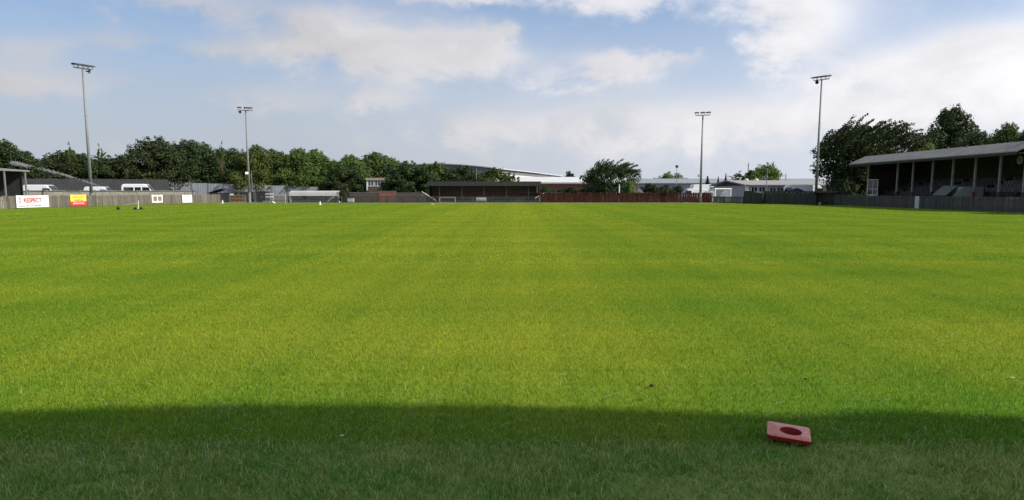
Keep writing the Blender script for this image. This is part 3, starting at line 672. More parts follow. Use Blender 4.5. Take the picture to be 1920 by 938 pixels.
b = G(222, 394); t = thing('ball', 'small dark green ball on the grass beside the sprinkler', 'ball', b)
MB().lathe([(.001, 0), (.09, .03), (.14, .10), (.15, .16), (.13, .23), (.07, .285), (.001, .3)], 14).build('ball_body', mat('dark_green_ball', (.012, .03, .012), .6), t, smooth=True)
MB().tube((0, 0, .29), (0, 0, .32), .03, .02, 8).build('valve', DARKMET, t)
CONEW = mat('white_cone_plastic', (.82, .80, .74), .5); CONEY = mat('yellow_cone_base', (.75, .48, .06), .5)
def cone(label, px, v, rot, both=True, s=1.0):
    g_ = G(px, v); t = thing('marker_cone', label, 'cone', g_+Vector((0, 0, .03)), 0, 'marker cones along the far left of the pitch')
    B(-.15*s, .15*s, -.15*s, .15*s, 0, .03*s).build('base', CONEY, t, bevel=.01)
    MB().lathe([(.12*s, .031*s), (.035*s, .42*s), (.0, .42*s)], 14).build('body', CONEW if both else CONEY, t, smooth=False)
    t.rotation_euler = rot
    if abs(rot[1]) > .3 or abs(rot[0]) > .3: t.location.z = .17*s
cone('small white cone standing by the fence, left of the leaning one', 370, 381.5, (0, 0, .2))
cone('small white cone standing before the fence end near the slatted gate', 417, 382.0, (0, R(6), 0))
cone('white cone with yellow base fallen over before the training goal', 516, 384.2, (0, R(-62), .3))
cone('white cone standing before the white shelter', 600, 385.0, (0, R(4), .5))
cone('small yellow cone fallen over before the far stand', 814, 387.0, (0, R(-60), .2), False, .8)

# red upturned cone in the near grass
g_ = G(1476, 834); g_.z = 0
t = thing('traffic_cone', 'faded red upturned cone with square base stuck in the near grass', 'cone', (g_.x+.03, g_.y+.07, .046))
FADE = mat('faded_red_plastic', (.78, .19, .10), .42, .2, 22, .2, col2=(.88, .36, .28), spec=.35, bscale=120)
DEEP = mat('unfaded_red_plastic', (.26, .012, .011), .45, .15, 9)
def rrect(hx, hy, r, n=5):
    out = []
    for cx, cy, a0 in ((hx-r, hy-r, 0), (-hx+r, hy-r, 90), (-hx+r, -hy+r, 180), (hx-r, -hy+r, 270)):
        for i in range(n+1): a = R(a0+90*i/n); out.append((cx+r*math.cos(a), cy+r*math.sin(a)))
    return out
HX, HY = .140, .128; outer = rrect(HX, HY, .022, 6); N_ = len(outer)
outer = [q_ for i in range(N_) for q_ in ([outer[i]] if (Vector(outer[i])-Vector(outer[(i+1) % N_])).length < .03 else [tuple(Vector(outer[i]).lerp(Vector(outer[(i+1) % N_]), k/8)) for k in range(8)])]; N_ = len(outer)
def ring(r, z): return [(.012+r*math.cos(a), -.008+r*math.sin(a), z) for a in (math.atan2(p[1], p[0]) for p in outer)]
def loopfaces(k, n): return [(j*n+i, j*n+(i+1) % n, (j+1)*n+(i+1) % n, (j+1)*n+i) for j in range(k-1) for i in range(n)]
v = [(p[0], p[1], .020) for p in outer]+[(p[0]*.97, p[1]*.97, .026) for p in outer]+ring(.088, .024)+ring(.080, .030)+ring(.072, .028)
MB().add(v, loopfaces(5, N_)).build('base_flange', FADE, t, smooth=True)
v = [(p[0], p[1], .0198) for p in outer]+[(p[0]*1.0, p[1]*1.0, -.006) for p in outer]+[(p[0]*.96, p[1]*.96, -.006) for p in outer]+[(p[0]*.95, p[1]*.95, .010) for p in outer]+ring(.085, .010)
MB().add(v, loopfaces(5, N_)).build('base_rim', DEEP, t, smooth=False)
v = ring(.0718, .0275)+ring(.060, -.02)+ring(.045, -.10)+ring(.03, -.2)+ring(.001, -.2)
MB().add(v, loopfaces(5, N_)).build('cone_hollow', DEEP, t, smooth=True)
MB().add([(-.05, .035, -.012), (-.03, .045, -.012), (-.012, .028, -.03), (-.032, .018, -.03)], [(0, 1, 2, 3)]).build('inner_scrap', FADE, t)
t.rotation_euler = (R(4), R(5), R(-18)); t.scale = (.95, .95, .95)

# crumbs on the grass
def clod(name, label, cat, px, v, r, m, flatn=.7):
    p = G(px, v); rg = random.Random(px); prof = [(.001, 0), (r*.8, r*.1), (r, r*.5*flatn), (r*.7, r*flatn), (.001, r*1.1*flatn)]
    mb = MB().lathe(prof, 9); mb.v = [(x*(1+rg.uniform(-.3, .3)), y*(1+rg.uniform(-.3, .3)), z*(1+rg.uniform(-.2, .3))) for x, y, z in mb.v]
    o = mb.build(name, m); o.location = (p.x, p.y, .02); tag(o, label, cat)
SOIL = mat('dark_soil', (.035, .03, .022), .95, .4, 60); PAPER = mat('paper_scrap', (.5, .5, .48), .9, spec=.1)
clod('soil_clod', 'small dark clod of soil in the near sunlit grass', 'clod', 1222, 730, .024, SOIL)
clod('soil_clod', 'smaller dark clod of soil right of the first, above the red cone', 'clod', 1510, 716, .016, SOIL)
clod('paper_scrap', 'white scrap of paper on the grass at the right edge', 'litter', 1897, 713, .019, PAPER, .35)
clod('paper_scrap', 'tiny white scrap in the shaded grass left of centre', 'litter', 641, 823, .012, PAPER, .4)

# ------------------------------------------------------------------ vehicles
def van(name, label, x, y, rz, L=5.2, H=2.2, windows=True, group='white vehicles parked behind the fences'):
    t = thing(name, label, 'van', (x, y, 0), rz, group); W = 1.9; h = H
    pts = [(-L/2, .45), (-L/2+.02, h*.86), (-L/2+.18, h*.985), (-L/2+.5, h), (L/2-1.75, h), (L/2-1.45, h*.965), (L/2-.78, h*.60), (L/2-.12, h*.49), (L/2, h*.38), (L/2, .42), (L/2-.1, .32), (-L/2+.1, .32)]
    MB().prism(pts, 'y', -W/2, W/2).build('body', VANWHITE, t, bevel=.07)
    for s in (-1, 1):
        y0 = s*(W/2+.004)
        for (a, b) in ((L/2-1.95, L/2-1.15),) + (((-L/2+.3, -L/2+1.5), (-L/2+1.65, L/2-2.1)) if windows else ()):
            MB().add([(a, y0, h*.60), (b+(.25 if b > L/2-1.3 else 0), y0, h*.60), (b, y0, h*.83), (a, y0, h*.83)], [(0, 1, 2, 3)]).build('window', DARKGLASS, t)
        for wx in (-L/2+1.0, L/2-.95):
            wh = MB().tube((wx, s*(W/2-.2), .33), (wx, s*(W/2+.01), .33), .33, .33, 16).build('wheel', TYRE, t)
            MB().tube((wx, s*(W/2+.011), .33), (wx, s*(W/2+.02), .33), .19, .19, 14).build('rim', GALV, wh)
        B(L/2-.12, L/2+.005, s*.62-.16, s*.62+.16, h*.36, h*.43).build('headlight', GLASSLAMP, t)
    n1 = Vector((L/2-1.42, 0, h*.955)); n2 = Vector((L/2-.80, 0, h*.61)); off = Vector((.03, 0, .02))
    MB().add([n2+off+Vector((0, -.8, 0)), n2+off+Vector((0, .8, 0)), n1+off+Vector((0, .74, 0)), n1+off+Vector((0, -.74, 0))], [(0, 1, 2, 3)]).build('windscreen', DARKGLASS, t)
    return t
van('delivery_van', 'white van nearest the small stand at the left edge', PX(40, 92), 92, R(8), 4.6, ZV(348.5, 92), False)
van('delivery_van', 'white van behind the RESPECT banner with a sloping bonnet', PX(85, 90), 90, R(4), 4.2, ZV(347, 90), False)
van('delivery_van', 'low white van behind the yellow banner and floodlight mast', PX(193, 97), 97, R(6), 3.9, ZV(350.5, 97), False)
van('minibus', 'white minibus with dark side windows behind the left fence', PX(266, 101), 101, R(10), 4.5, ZV(345.5, 101), True)
van('delivery_van', 'white van roof behind the red-brown fence, left of the slim mast', PX(1296, 122), 122, R(184), 4.4, ZV(354, 122), False)
van('delivery_van', 'white van behind the red-brown fence, right of the slim mast', PX(1322, 130), 130, R(5), 4.8, ZV(346.5, 130)+.0, False)
van('delivery_van', 'white van behind the dark parasol near the dugout', PX(1488, 104), 104, R(170), 4.6, ZV(346.5, 104), False)
van('delivery_van', 'white van partly behind the mast and the big dark tree', PX(1522, 106), 106, R(8), 4.4, ZV(348, 106), False)

# ------------------------------------------------------------------ buildings
def windows_row(t, x0, x1, n, y, z0, z1, fr=.07, glass=DARKGLASS, frame=WHITE, mull=True):
    w_ = (x1-x0)/n
    for i in range(n):
        a = x0+i*w_; b = a+w_*.9
        f = MB().box(a, b, y-.05, y, z0, z0+fr).box(a, b, y-.05, y, z1-fr, z1).box(a, a+fr, y-.05, y, z0+fr, z1-fr).box(b-fr, b, y-.05, y, z0+fr, z1-fr)
        if mull: f.box((a+b)/2-fr/2.5, (a+b)/2+fr/2.5, y-.045, y-.002, z0+fr, z1-fr)
        f = f.build('window', frame, t); B(a+fr, b-fr, y-.02, y-.012, z0+fr, z1-fr).build('pane', glass, f)
# dark-walled clubhouse with white windows behind the trees, left of the far stand
YB = 124.0; xa, xb = PX(688, YB), PX(796, YB)
t = thing('clubhouse', 'flat-roofed building with white windows and rusty fascia behind the far trees', 'building', (xa, YB, 0)); L = xb-xa
B(0, L, 0, 7, 0, ZV(351, YB)).build('lower_wall', BRICKDK, t); B(.02, L-.02, .08, 6.9, ZV(351, YB), ZV(337, YB)).build('upper_wall', DARKWALL, t)
B(-.15, L+.15, -.2, 7.2, ZV(337, YB), ZV(333.5, YB)).build('roof', RUST, t); B(-.16, L+.16, -.215, -.202, ZV(337.5, YB), ZV(335.5, YB)).build('fascia', CREAM, t)
windows_row(t, .15, L*.37, 3, .03, ZV(350, YB), ZV(338, YB), .09); windows_row(t, L*.66, L*.97, 3, .03, ZV(350, YB), ZV(339, YB), .09)
B(-.05, .14, -.03, .05, ZV(357, YB), ZV(338, YB)).build('corner_post', WHITE, t); B(L-.5, L+.12, -.10, .04, ZV(360, YB), ZV(338, YB)).build('end_pier', CREAM, t); B(L+.121, L+.5, -.06, .1, ZV(356, YB), ZV(336, YB)).build('brick_pier', RUST, t)
# brick boundary wall left of the far stand
t = thing('brick_wall', 'red-brown brick boundary wall left of the far stand', 'wall', (PX(655, 107), 107, 0)); L = PX(800, 107)-PX(655, 107)
B(0, L*.38, 0, .22, 0, 1.30).build('wall_length', BRICKDK, t); B(L*.38+.002, L*.60, -.05, .25, 0, 1.50).build('wall_length', BRICK, t); B(L*.60+.002, L, 0, .22, 0, 1.25).build('wall_length', BRICKDK, t)
B(-.03, L*.38-.002, -.04, .26, 1.302, 1.36).build('coping', CONCSTEP, t); B(L*.375, L*.605, -.09, .29, 1.502, 1.56).build('coping', CONCSTEP, t); B(L*.607, L+.03, -.04, .26, 1.252, 1.31).build('coping', CONCSTEP, t)
# far stand
YS = 109.0; xa, xb = PX(803, YS), PX(1012, YS); L = xb-xa; zt = ZV(341, YS); zf = ZV(349, YS)
t = thing('terrace_stand', 'low dark-roofed terrace stand behind the far goal line', 'stand', (xa, YS, 0))
MB().prism([(-.3, zt-.06), (4.6, zt-.45), (4.6, zt-.35), (-.3, zt+.02)], 'x', -.1, L+.15).build('roof', ROOFDARK, t)
B(-.12, L+.17, -.36, -.302, zf, zt).build('fascia', ROOFDARK, t)
B(0, L, 4.2, 4.35, ZV(362, YS), zt-.46).build('back_wall', mat('brown_boarded_back', (.14, .11, .085), .9, .25, 1.2), t)
B(0, L, 4.1, 4.35, 0, ZV(362, YS)-.01).build('brick_wall', BRICK, t)
for x in (0, L-.1): B(x, x+.1, .2, 4.1, .0, zt-.5).build('side_wall', DARKWALL, t)
for x in [L*(i+.5)/5 for i in range(5)]: B(x-.06, x+.06, .0, .12, 0, zt-.12).build('post', DARKMET, t)
for k in range(3): B(.11, L-.11, 1.0+1.0*k, 4.09, 0, .22*(k+1)).build('step', BRICKDK if k % 2 else CONCSTEP, t)
for k, xx in enumerate((L*.18, L*.52, L*.80)):
    b_ = B(xx-1.0, xx+1.0, .55, .85, .42, .47).build('bench', POSTPALE, t)
    for s in (-.85, .85): B(xx+s-.04, xx+s+.04, .58, .82, 0, .42).build('bench_leg', POSTPALE, b_)
def handrail(label, a, b):
    t = thing('handrail', label, 'handrail', (a.x, a.y, 0)); d = b-a
    MB().tube((0, 0, a.z), (d.x, d.y, b.z), .045, .045, 8).build('rail', WHITE, t)
    for s in (.03, .5, .97): MB().tube((d.x*s, d.y*s, 0), (d.x*s, d.y*s, a.z+(b.z-a.z)*s), .03, .03, 8).build('post', GALV, t)
handrail('pale sloping handrail at the left end of the far stand', P(791, 359.5, 106.2), P(817, 376, 105.0)); handrail('pale sloping handrail at the right end of the far stand', P(1021, 361.5, 106.4), P(1004, 371.5, 105.6))
# training goals
def goal(label, loc, rz, W, H, D, m, r=.05, netm=None, round_=False):
    t = thing('training_goal', label, 'goal', loc, rz)
    for x in (0, W): MB().tube((x, 0, 0), (x, 0, H), r, r, 10).build('post', m, t)
    MB().tube((-r, 0, H), (W+r, 0, H), r, r, 10).build('crossbar', m, t)
    for x in (0, W):
        if round_:
            pv = Vector((x, 0, H))
            mb = MB()
            for k in range(1, 9):
                a = k/8; q_ = Vector((x, D*.55*math.sin(a*math.pi/2)+D*.45*max(0, a-.6)/.4, H-(H*.12)*(1-math.cos(a*math.pi/2))-(H*.88)*max(0, (a-.45)/.55)**1.0)); mb.tube(pv, q_, r*.8, r*.8, 8, False); pv = q_
            mb.build('side_frame', m, t)
        else: MB().tube((x, 0, H), (x, D, .05), r*.6, r*.6, 8).build('side_frame', m, t)
        MB().tube((x, 0, .05), (x, D, .05), r*.6, r*.6, 8).build('ground_bar', m, t)
    MB().tube((0, D, .05), (W, D, .05), r*.6, r*.6, 8).build('ground_bar', m, t)
    if netm:
        mb = MB(); n = int(W/.14); k = int(H/.14)
        top = D*.45 if round_ else 0.0
        for i in range(n+1): x = W*i/n; mb.bar((x, top, H-.06), (x, D, .05), .022, .022)
        for j in range(k+1): s = j/k; mb.bar((0, top+(D-top)*s, (H-.06)*(1-s)+.05*s), (W, top+(D-top)*s, (H-.06)*(1-s)+.05*s), .022, .022)
        for x in (0, W):
            for i in range(int(D/.14)): y = D*i/int(D/.14); mb.bar((x, y, .06), (x, y, (H-.1)*(1-max(0, (y-top)/(D-top)))), .02, .02)
            for j in range(k): z = H*j/k; mb.bar((x, 0, z), (x, top+(D-top)*(1-z/H), z), .02, .02)
        o = mb.build('net', netm, t); o['kind'] = 'stuff'
    return t
NETW = mat('white_net', (.72, .73, .74), .8); PALEY = mat('pale_goal_paint', (.46, .43, .33), .7)
g1 = P(1340, 380, 104.4)
goal('white-framed training goal with net beside the red-brown fence', (g1.x, 104.3, 0), R(18), 2.4, ZV(354.5, 104.4), 3.4, WHITE, .085, NETW, True)
goal('small pale goal frame by the far left sheds', (PX(512, 103.6), 103.6, 0), 0, 1.6, ZV(366.5, 103.6), .9, PALEY, .04, mat('dark_net', (.06, .05, .05), .9))
goal('small pale goal frame in front of the far stand', (PX(824, 104.2), 104.2, 0), 0, 2.1, ZV(370.5, 104.2), .9, PALEY, .045)
# equipment before the far stand
t = thing('covered_roller', 'silver-covered roller standing before the far stand', 'roller', (PX(893, 104.4), 104.4, 0))
MB().tube((0, 0, .36), (1.35, 0, .36), .34, .34, 18).build('cover', mat('silver_sheet', (.45, .47, .5), .45, .2, 5), t, smooth=False)
MB().bar((.1, 0, .36), (.1, -.5, .1), .05, .05).bar((1.25, 0, .36), (1.25, -.5, .1), .05, .05).bar((.1, -.5, .1), (1.25, -.5, .1), .05, .05).build('draw_frame', GALV, t)
t = thing('trestle', 'pale crossed trestle beside the silver-covered roller', 'trestle', (PX(886, 104.3), 104.3, 0))
MB().bar((-.3, 0, 0), (.25, 0, .72), .06, .07).build('leg', POSTPALE, t); MB().bar((.3, .07, 0), (-.25, .07, .72), .06, .07).build('leg', POSTPALE, t); MB().bar((-.05, .2, .36), (.15, -.13, .36), .05, .05).build('brace', POSTPALE, t)
# long white shelter and things at the far left corner
YW = 107.5; xa, xb = PX(543, YW), PX(632, YW); L = xb-xa
t = thing('shelter', 'long white shelter with grey curved roof at the far left', 'shelter', (xa, YW, 0))
prof = [(0, ZV(367.5, YW)), (.12, ZV(361, YW)), (.5, ZV(358.6, YW)), (1.6, ZV(358, YW)), (1.6, ZV(358, YW)-.06), (.52, ZV(358.6, YW)-.07), (.17, ZV(361, YW)-.04), (.05, ZV(367.5, YW))]
MB().prism(prof, 'x', -.05, L+.05).build('roof', mat('pale_grey_roof', (.42, .42, .40), .6, .12, 1), t)
B(0, L, 1.5, 1.58, 0, ZV(358, YW)-.07).build('back_wall', WHITE, t)
for x in (0, L-.06): B(x, x+.06, .18, 1.49, 0, ZV(362, YW)-.08).build('side_wall', WHITE, t)
for x in (L*.26, L*.5, L*.75): B(x-.04, x+.04, .2, .28, 0, ZV(362, YW)-.05).build('post', DARKMET, t)
B(.1, L-.1, .9, 1.3, .40, .46).build('bench', CONC, t); B(L*.24, L*.31, .95, 1.25, .461, 1.0).build('seat_back', DARKMET, t)
t = thing('shed', 'low shed with dark gabled roof behind the left fence end', 'shed', (PX(391, 110), 110, 0)); L = PX(446, 110)-PX(391, 110)
B(.1, L-.1, .0, 2.5, 0, 1.3).build('wall', SHEETDK, t); MB().prism([(-.1, 1.32), (L*.42, ZV(354, 110)), (L+.1, 1.5), (L+.1, 1.42), (L*.42, ZV(354, 110)-.08), (-.1, 1.24)], 'y', -.2, 2.7).build('roof', ROOFDARK, t)
B(L*.72, L*.86, -.03, -.002, .9, 1.25).build('window', WHITE, t)
t = thing('slatted_gate', 'orange-brown slatted timber gate with pale frame at the far left', 'gate', (PX(429, 104.3), 104.3, 0)); L = PX(460, 104.3)-PX(429, 104.3)
for z in (.06, .46, .93): B(0, L, -.03, .03, z, z+.08).build('rail', POSTPALE, t)
for x in (0, L-.08): B(x, x+.08, .031, .09, 0, 1.04).build('post', POSTPALE, t)
ORW = mat('orange_brown_slat', (.24, .10, .045), .85, .3, 3, rnd=.3)
for i in range(10): B(.1+i*L/11, .1+i*L/11+.13, .032, .055, .06, .98).build('slat', ORW, t)
t = thing('storage_box', 'black tall storage box right of the far left mast', 'box', (PX(480, 107), 107, 0)); B(0, 1.45, 0, 1.5, .05, ZV(360.5, 107)).build('body', DARKWALL, t); B(-.04, 1.49, -.04, 1.54, ZV(360.4, 107), ZV(359, 107)).build('lid', ROOFDARK, t); B(.6, .85, -.03, -.002, .7, .78).build('handle', GALV, t)
t = thing('storage_box', 'dark storage box left of the taller black one', 'box', (PX(449, 109), 109, 0)); B(0, 1.9, 0, 1.5, .05, ZV(361.5, 109)).build('body', SHEETDK, t); B(-.04, 1.94, -.04, 1.54, ZV(361.4, 109), ZV(360, 109)).build('lid', ROOFDARK, t)
t = thing('equipment_trolley', 'pale equipment trolley between black box and small goal', 'trolley', (PX(497, 105.6), 105.6, 0))
for z in (.72, 1.12): B(0, .85, 0, .6, z, z+.09).build('shelf', WHITE, t)
for x, y in ((.02, .02), (.8, .02), (.02, .55), (.8, .55)): B(x, x+.05, y, y+.05, .2, 1.25).build('upright', GALV, t)
for x in (.1, .75): MB().tube((x, .0, .12), (x, .06, .12), .12, .12, 12).build('wheel', TYRE, t)
B(-.05, .9, -.25, .3, .0, .0+.24).build('base', CONC, t, loc=(0, -.9, 0))
t = thing('utility_box', 'small white box standing left of the brick wall', 'box', (PX(651, 105.5), 105.5, 0)); B(0, .8, 0, .6, .04, .52).build('body', WHITE, t); B(-.03, .83, -.03, .63, .521, .57).build('lid', WHITE, t)
def post_thing(label, px, vtop, Y, r=.05, arm=None, head=None, m=None):
    t = thing('lamp_post' if head else 'metal_post', label, 'post', (PX(px, Y), Y, 0)); h = P(px, vtop, Y).z
    MB().tube((0, 0, 0), (0, 0, h), r, r*.8, 10).build('pole', m or GALV, t); MB().tube((0, 0, 0), (0, 0, .3), r*1.7, r*1.7, 10).build('base', m or GALV, t)
    if arm: MB().tube((0, 0, h*.9), (arm, 0, h*.9), r*.6, r*.6, 8).build('arm', m or GALV, t)
    if head: MB().lathe([(.001, 0), (.2, .02), (.30, .2), (.28, .45), (.001, .55)], 14).build('lamp_globe', DARKMET, t, loc=(0, 0, h), smooth=True)
post_thing('thin grey post right of the far left floodlight mast', 473, 320, 111); post_thing('thin pale post rising behind the far stand roof', 893, 316, 118, .06, .9)
post_thing('lamp post with dark round head over the grey far building', 1268, 315, 150, .06, None, True); post_thing('thick grey flue over the bright green tree', 1401.5, 306, 142, .11)
post_thing('thin pale pole in front of the low clubhouse roof', 1437, 315, 107, .06); post_thing('short grey pole right of the bright green tree', 1472.5, 325, 126, .08, -.9)
post_thing('short pale post beside the tree on the red-brown fence', 1161, 346, 110, .09, m=WHITE)

# warehouse with arched roof, running away to the right
ca = Vector((PX(925, 150), 150)); cb = Vector((PX(1052, 226), 226)); d = cb-ca; L = d.length; rz = math.atan2(d.y, d.x); W = 24.0
t = thing('warehouse', 'large warehouse with gently arched roof behind the far stand', 'building', (ca.x, ca.y, 0), rz); he = ZV(317, 150)
n = 14; arcp = [(W*i/n, he+.9*math.sin(math.pi*(i/n))) for i in range(n+1)]
MB().prism([(0, 0)]+[(a, b-.06) for a, b in arcp]+[(W, 0)], 'x', 0, L).build('wall', STEELBLUE, t)
B(.5, L-.3, -.06, -.01, he-2.4, he-.9).build('light_wall_band', PALEROOF, t)
MB().prism([(a*1.04-.5, b+.18) for a, b in arcp]+[(a*1.04-.5, b) for a, b in arcp[::-1]], 'x', -.5, L+.5).build('roof', mat('silver_roof_sheet', (.55, .56, .58), .45, .1, .5), t)
# long low pale-roofed brick building
YL = 131.0; xa, xb = PX(962, YL), PX(1196, YL); L = xb-xa
t = thing('brick_building', 'long low brick building with white roof behind the lone dark tree', 'building', (xa, YL, 0))
B(.2, L-.2, .3, 9, 0, ZV(345.5, YL)).build('wall', BRICK, t)
MB().prism([(-.3, ZV(345.5, YL)), (-.3, ZV(342, YL)), (.0, ZV(341, YL)), (6, ZV(332.5, YL+6)), (9.5, ZV(333, YL+9)), (9.5, ZV(345.5, YL))], 'x', 0, L).build('roof', PALEROOF, t)
B(-.05, L+.05, -.42, -.302, ZV(344.2, YL), ZV(342.2, YL)).build('gutter', mat('pale_gutter', (.5, .5, .48), .6), t)
windows_row(t, L*.1, L*.6, 6, .3, ZV(362, YL), ZV(356, YL), .06, frame=CONC)
# grey industrial building far right
YG = 165.0; xa, xb = PX(1196, YG), PX(1560, YG); L = xb-xa
t = thing('industrial_building', 'long low grey industrial building across the far right', 'building', (xa, YG, 0))
B(0, L, 0, 30, 0, ZV(344.5, YG)).build('wall', mat('mottled_grey_wall', (.24, .25, .265), .8, .3, .35), t)
MB().prism([(-.5, ZV(344.5, YG)), (-.5, ZV(343.5, YG)), (9, ZV(335.5, YG+9)), (30.5, ZV(336, YG+30)), (30.5, ZV(344.5, YG))], 'x', -.6, L+.6).build('roof', SHEET, t)
for i in range(9): B(3+i*4.4, 4.6+i*4.4, -.06, -.002, .9, 1.9).build('window', DARKGLASS, t)
# low clubhouse on the right
t = thing('low_clubhouse', 'low clubhouse with wide grey roof and white windows on the right', 'building', (32.7, 108, 0)); L = 13.0; D = 18.7; ze = ZV(348, 108); zr = ZV(340.5, 117.4)
B(.5, L, .6, D-.4, 0, ze-.02).build('wall', mat('grey_white_render', (.45, .455, .45), .8, .12, 1), t)
MB().prism([(-.2, ze), (D/2, zr), (D+.2, ze), (D+.2, ze+.10), (D/2, zr+.14), (-.2, ze+.10)], 'x', -.3, L).build('roof', mat('grey_felt_roof', (.30, .295, .28), .8, .12, 1), t)
MB().prism([(.6, ze-.02), (D/2, zr-.05), (D-.4, ze-.02)], 'x', .45, .55).build('gable', DARKWALL, t)
MB().prism([(-.25, ze-.06), (D/2, zr-.04), (D/2, zr+.15), (-.25, ze+.12)], 'x', -.42, -.302).build('bargeboard', CONC, t); MB().prism([(D/2+.002, zr-.04), (D+.25, ze-.06), (D+.25, ze+.12), (D/2+.002, zr+.15)], 'x', -.42, -.302).build('bargeboard', CONC, t)
B(-.1, .35, .1, .45, 0, ze-.03).build('pillar', WHITE, t)
windows_row(t, .75, 2.9, 2, .58, ZV(361, 108), ZV(350, 108), .10); windows_row(t, 3.4, 5.4, 2, .58, ZV(360, 108), ZV(351, 108), .07); windows_row(t, 6.2, 9.4, 4, .58, ZV(360, 108), ZV(351, 108), .09)
for px in (1398.5, 1417): MB().lathe([(.42, 0), (.40, .16), (.28, .36), (.1, .45), (.001, .46)], 16).build('roof_vent', mat('pale_vent', (.42, .40, .37), .5), t, smooth=True, loc=(PX(px, 119)-32.7, 11, zr+.02))
# parasol beside the dugout
t = thing('parasol', 'dark open parasol over the fence left of the dugout', 'parasol', (PX(1494, 98), 98, 0)); h = ZV(353, 98)
MB().tube((0, 0, 0), (0, 0, h), .03, .03, 8).build('pole', GALV, t); MB().lathe([(1.15, h-.5), (.7, h-.22), (.25, h-.03), (.001, h)], 8).build('canopy', mat('black_canvas', (.018, .02, .018), .9), t)
MB().lathe([(.001, .0), (.3, 0), (.3, .08), (.001, .1)], 14).build('base', CONC, t)

# ------------------------------------------------------------------ trees
def leaf_material(name, a, b, tr=.25):
    m = bpy.data.materials.new(name); m.use_nodes = True; nt = m.node_tree; nt.nodes.clear(); Nn = nt.nodes.new; L = nt.links.new
    at = Nn('ShaderNodeAttribute'); at.attribute_name = 'tint'; oi = Nn('ShaderNodeObjectInfo')
    mix = Nn('ShaderNodeMix'); mix.data_type = 'RGBA'; L(at.outputs['Fac'], mix.inputs[0]); mix.inputs[6].default_value = (*a, 1); mix.inputs[7].default_value = (*b, 1)
    hs = Nn('ShaderNodeHueSaturation'); rr = Nn('ShaderNodeMapRange'); L(oi.outputs['Random'], rr.inputs[0]); rr.inputs[3].default_value = .8; rr.inputs[4].default_value = 1.2
    L(mix.outputs[2], hs.inputs['Color']); L(rr.outputs[0], hs.inputs['Value'])
    r2 = Nn('ShaderNodeMapRange'); L(oi.outputs['Random'], r2.inputs[0]); r2.inputs[3].default_value = .485; r2.inputs[4].default_value = .515; L(r2.outputs[0], hs.inputs['Hue'])
    p = Nn('ShaderNodeBsdfPrincipled'); p.inputs['Roughness'].default_value = .6; p.inputs['Specular IOR Level'].default_value = .25; L(hs.outputs[0], p.inputs['Base Color'])
    t_ = Nn('ShaderNodeBsdfTranslucent'); L(hs.outputs[0], t_.inputs['Color']); ms = Nn('ShaderNodeMixShader'); ms.inputs[0].default_value = tr; L(p.outputs[0], ms.inputs[1]); L(t_.outputs[0], ms.inputs[2])
    o = Nn('ShaderNodeOutputMaterial'); L(ms.outputs[0], o.inputs[0]); return m
LEAF = {'dark': leaf_material('dark_leaves', (.026, .045, .014), (.060, .085, .024)),
        'mid': leaf_material('mid_leaves', (.045, .085, .016), (.125, .170, .035)),
        'light': leaf_material('bright_leaves', (.09, .15, .03), (.17, .24, .05), .35),
        'conifer': leaf_material('conifer_needles', (.014, .026, .016), (.03, .045, .022), .1)}
class Leaves:
    def __init__(s, seed): s.r = random.Random(seed); s.v = []; s.f = []; s.t = []
    def leaf(s, c, n, sz, tint):
        n = n.normalized(); a = n.orthogonal().normalized(); b = n.cross(a); th = s.r.uniform(0, 6.283); u = a*math.cos(th)+b*math.sin(th); w_ = n.cross(u)
        k = len(s.v); s.v += [c-u*sz*.62, c+w_*sz*.34-n*sz*.08, c+u*sz*.62, c-w_*sz*.34-n*sz*.08]; s.f += [(k, k+1, k+2), (k, k+2, k+3)]; s.t += [tint]*4
    def clump(s, c, r, n, sz, squash=.8):
        base = s.r.uniform(.0, .6)
        for _ in range(n):
            d = Vector((s.r.gauss(0, 1), s.r.gauss(0, 1), s.r.gauss(0, 1))).normalized(); rad = r*s.r.uniform(.35, 1.08); p = c+Vector((d.x, d.y, d.z*squash))*rad
            nn = d*.9+Vector((s.r.gauss(0, .5), s.r.gauss(0, .5), s.r.gauss(0, .5)+.25)); s.leaf(p, nn, sz*s.r.uniform(.6, 1.3), min(1, max(0, base+s.r.uniform(-.1, .45))))
    def mesh(s, name, m):
        me = bpy.data.meshes.new(name); me.from_pydata([tuple(v) for v in s.v], [], s.f); me.materials.append(m)
        me.attributes.new('tint', 'FLOAT', 'POINT').data.foreach_set('value', s.t); return me
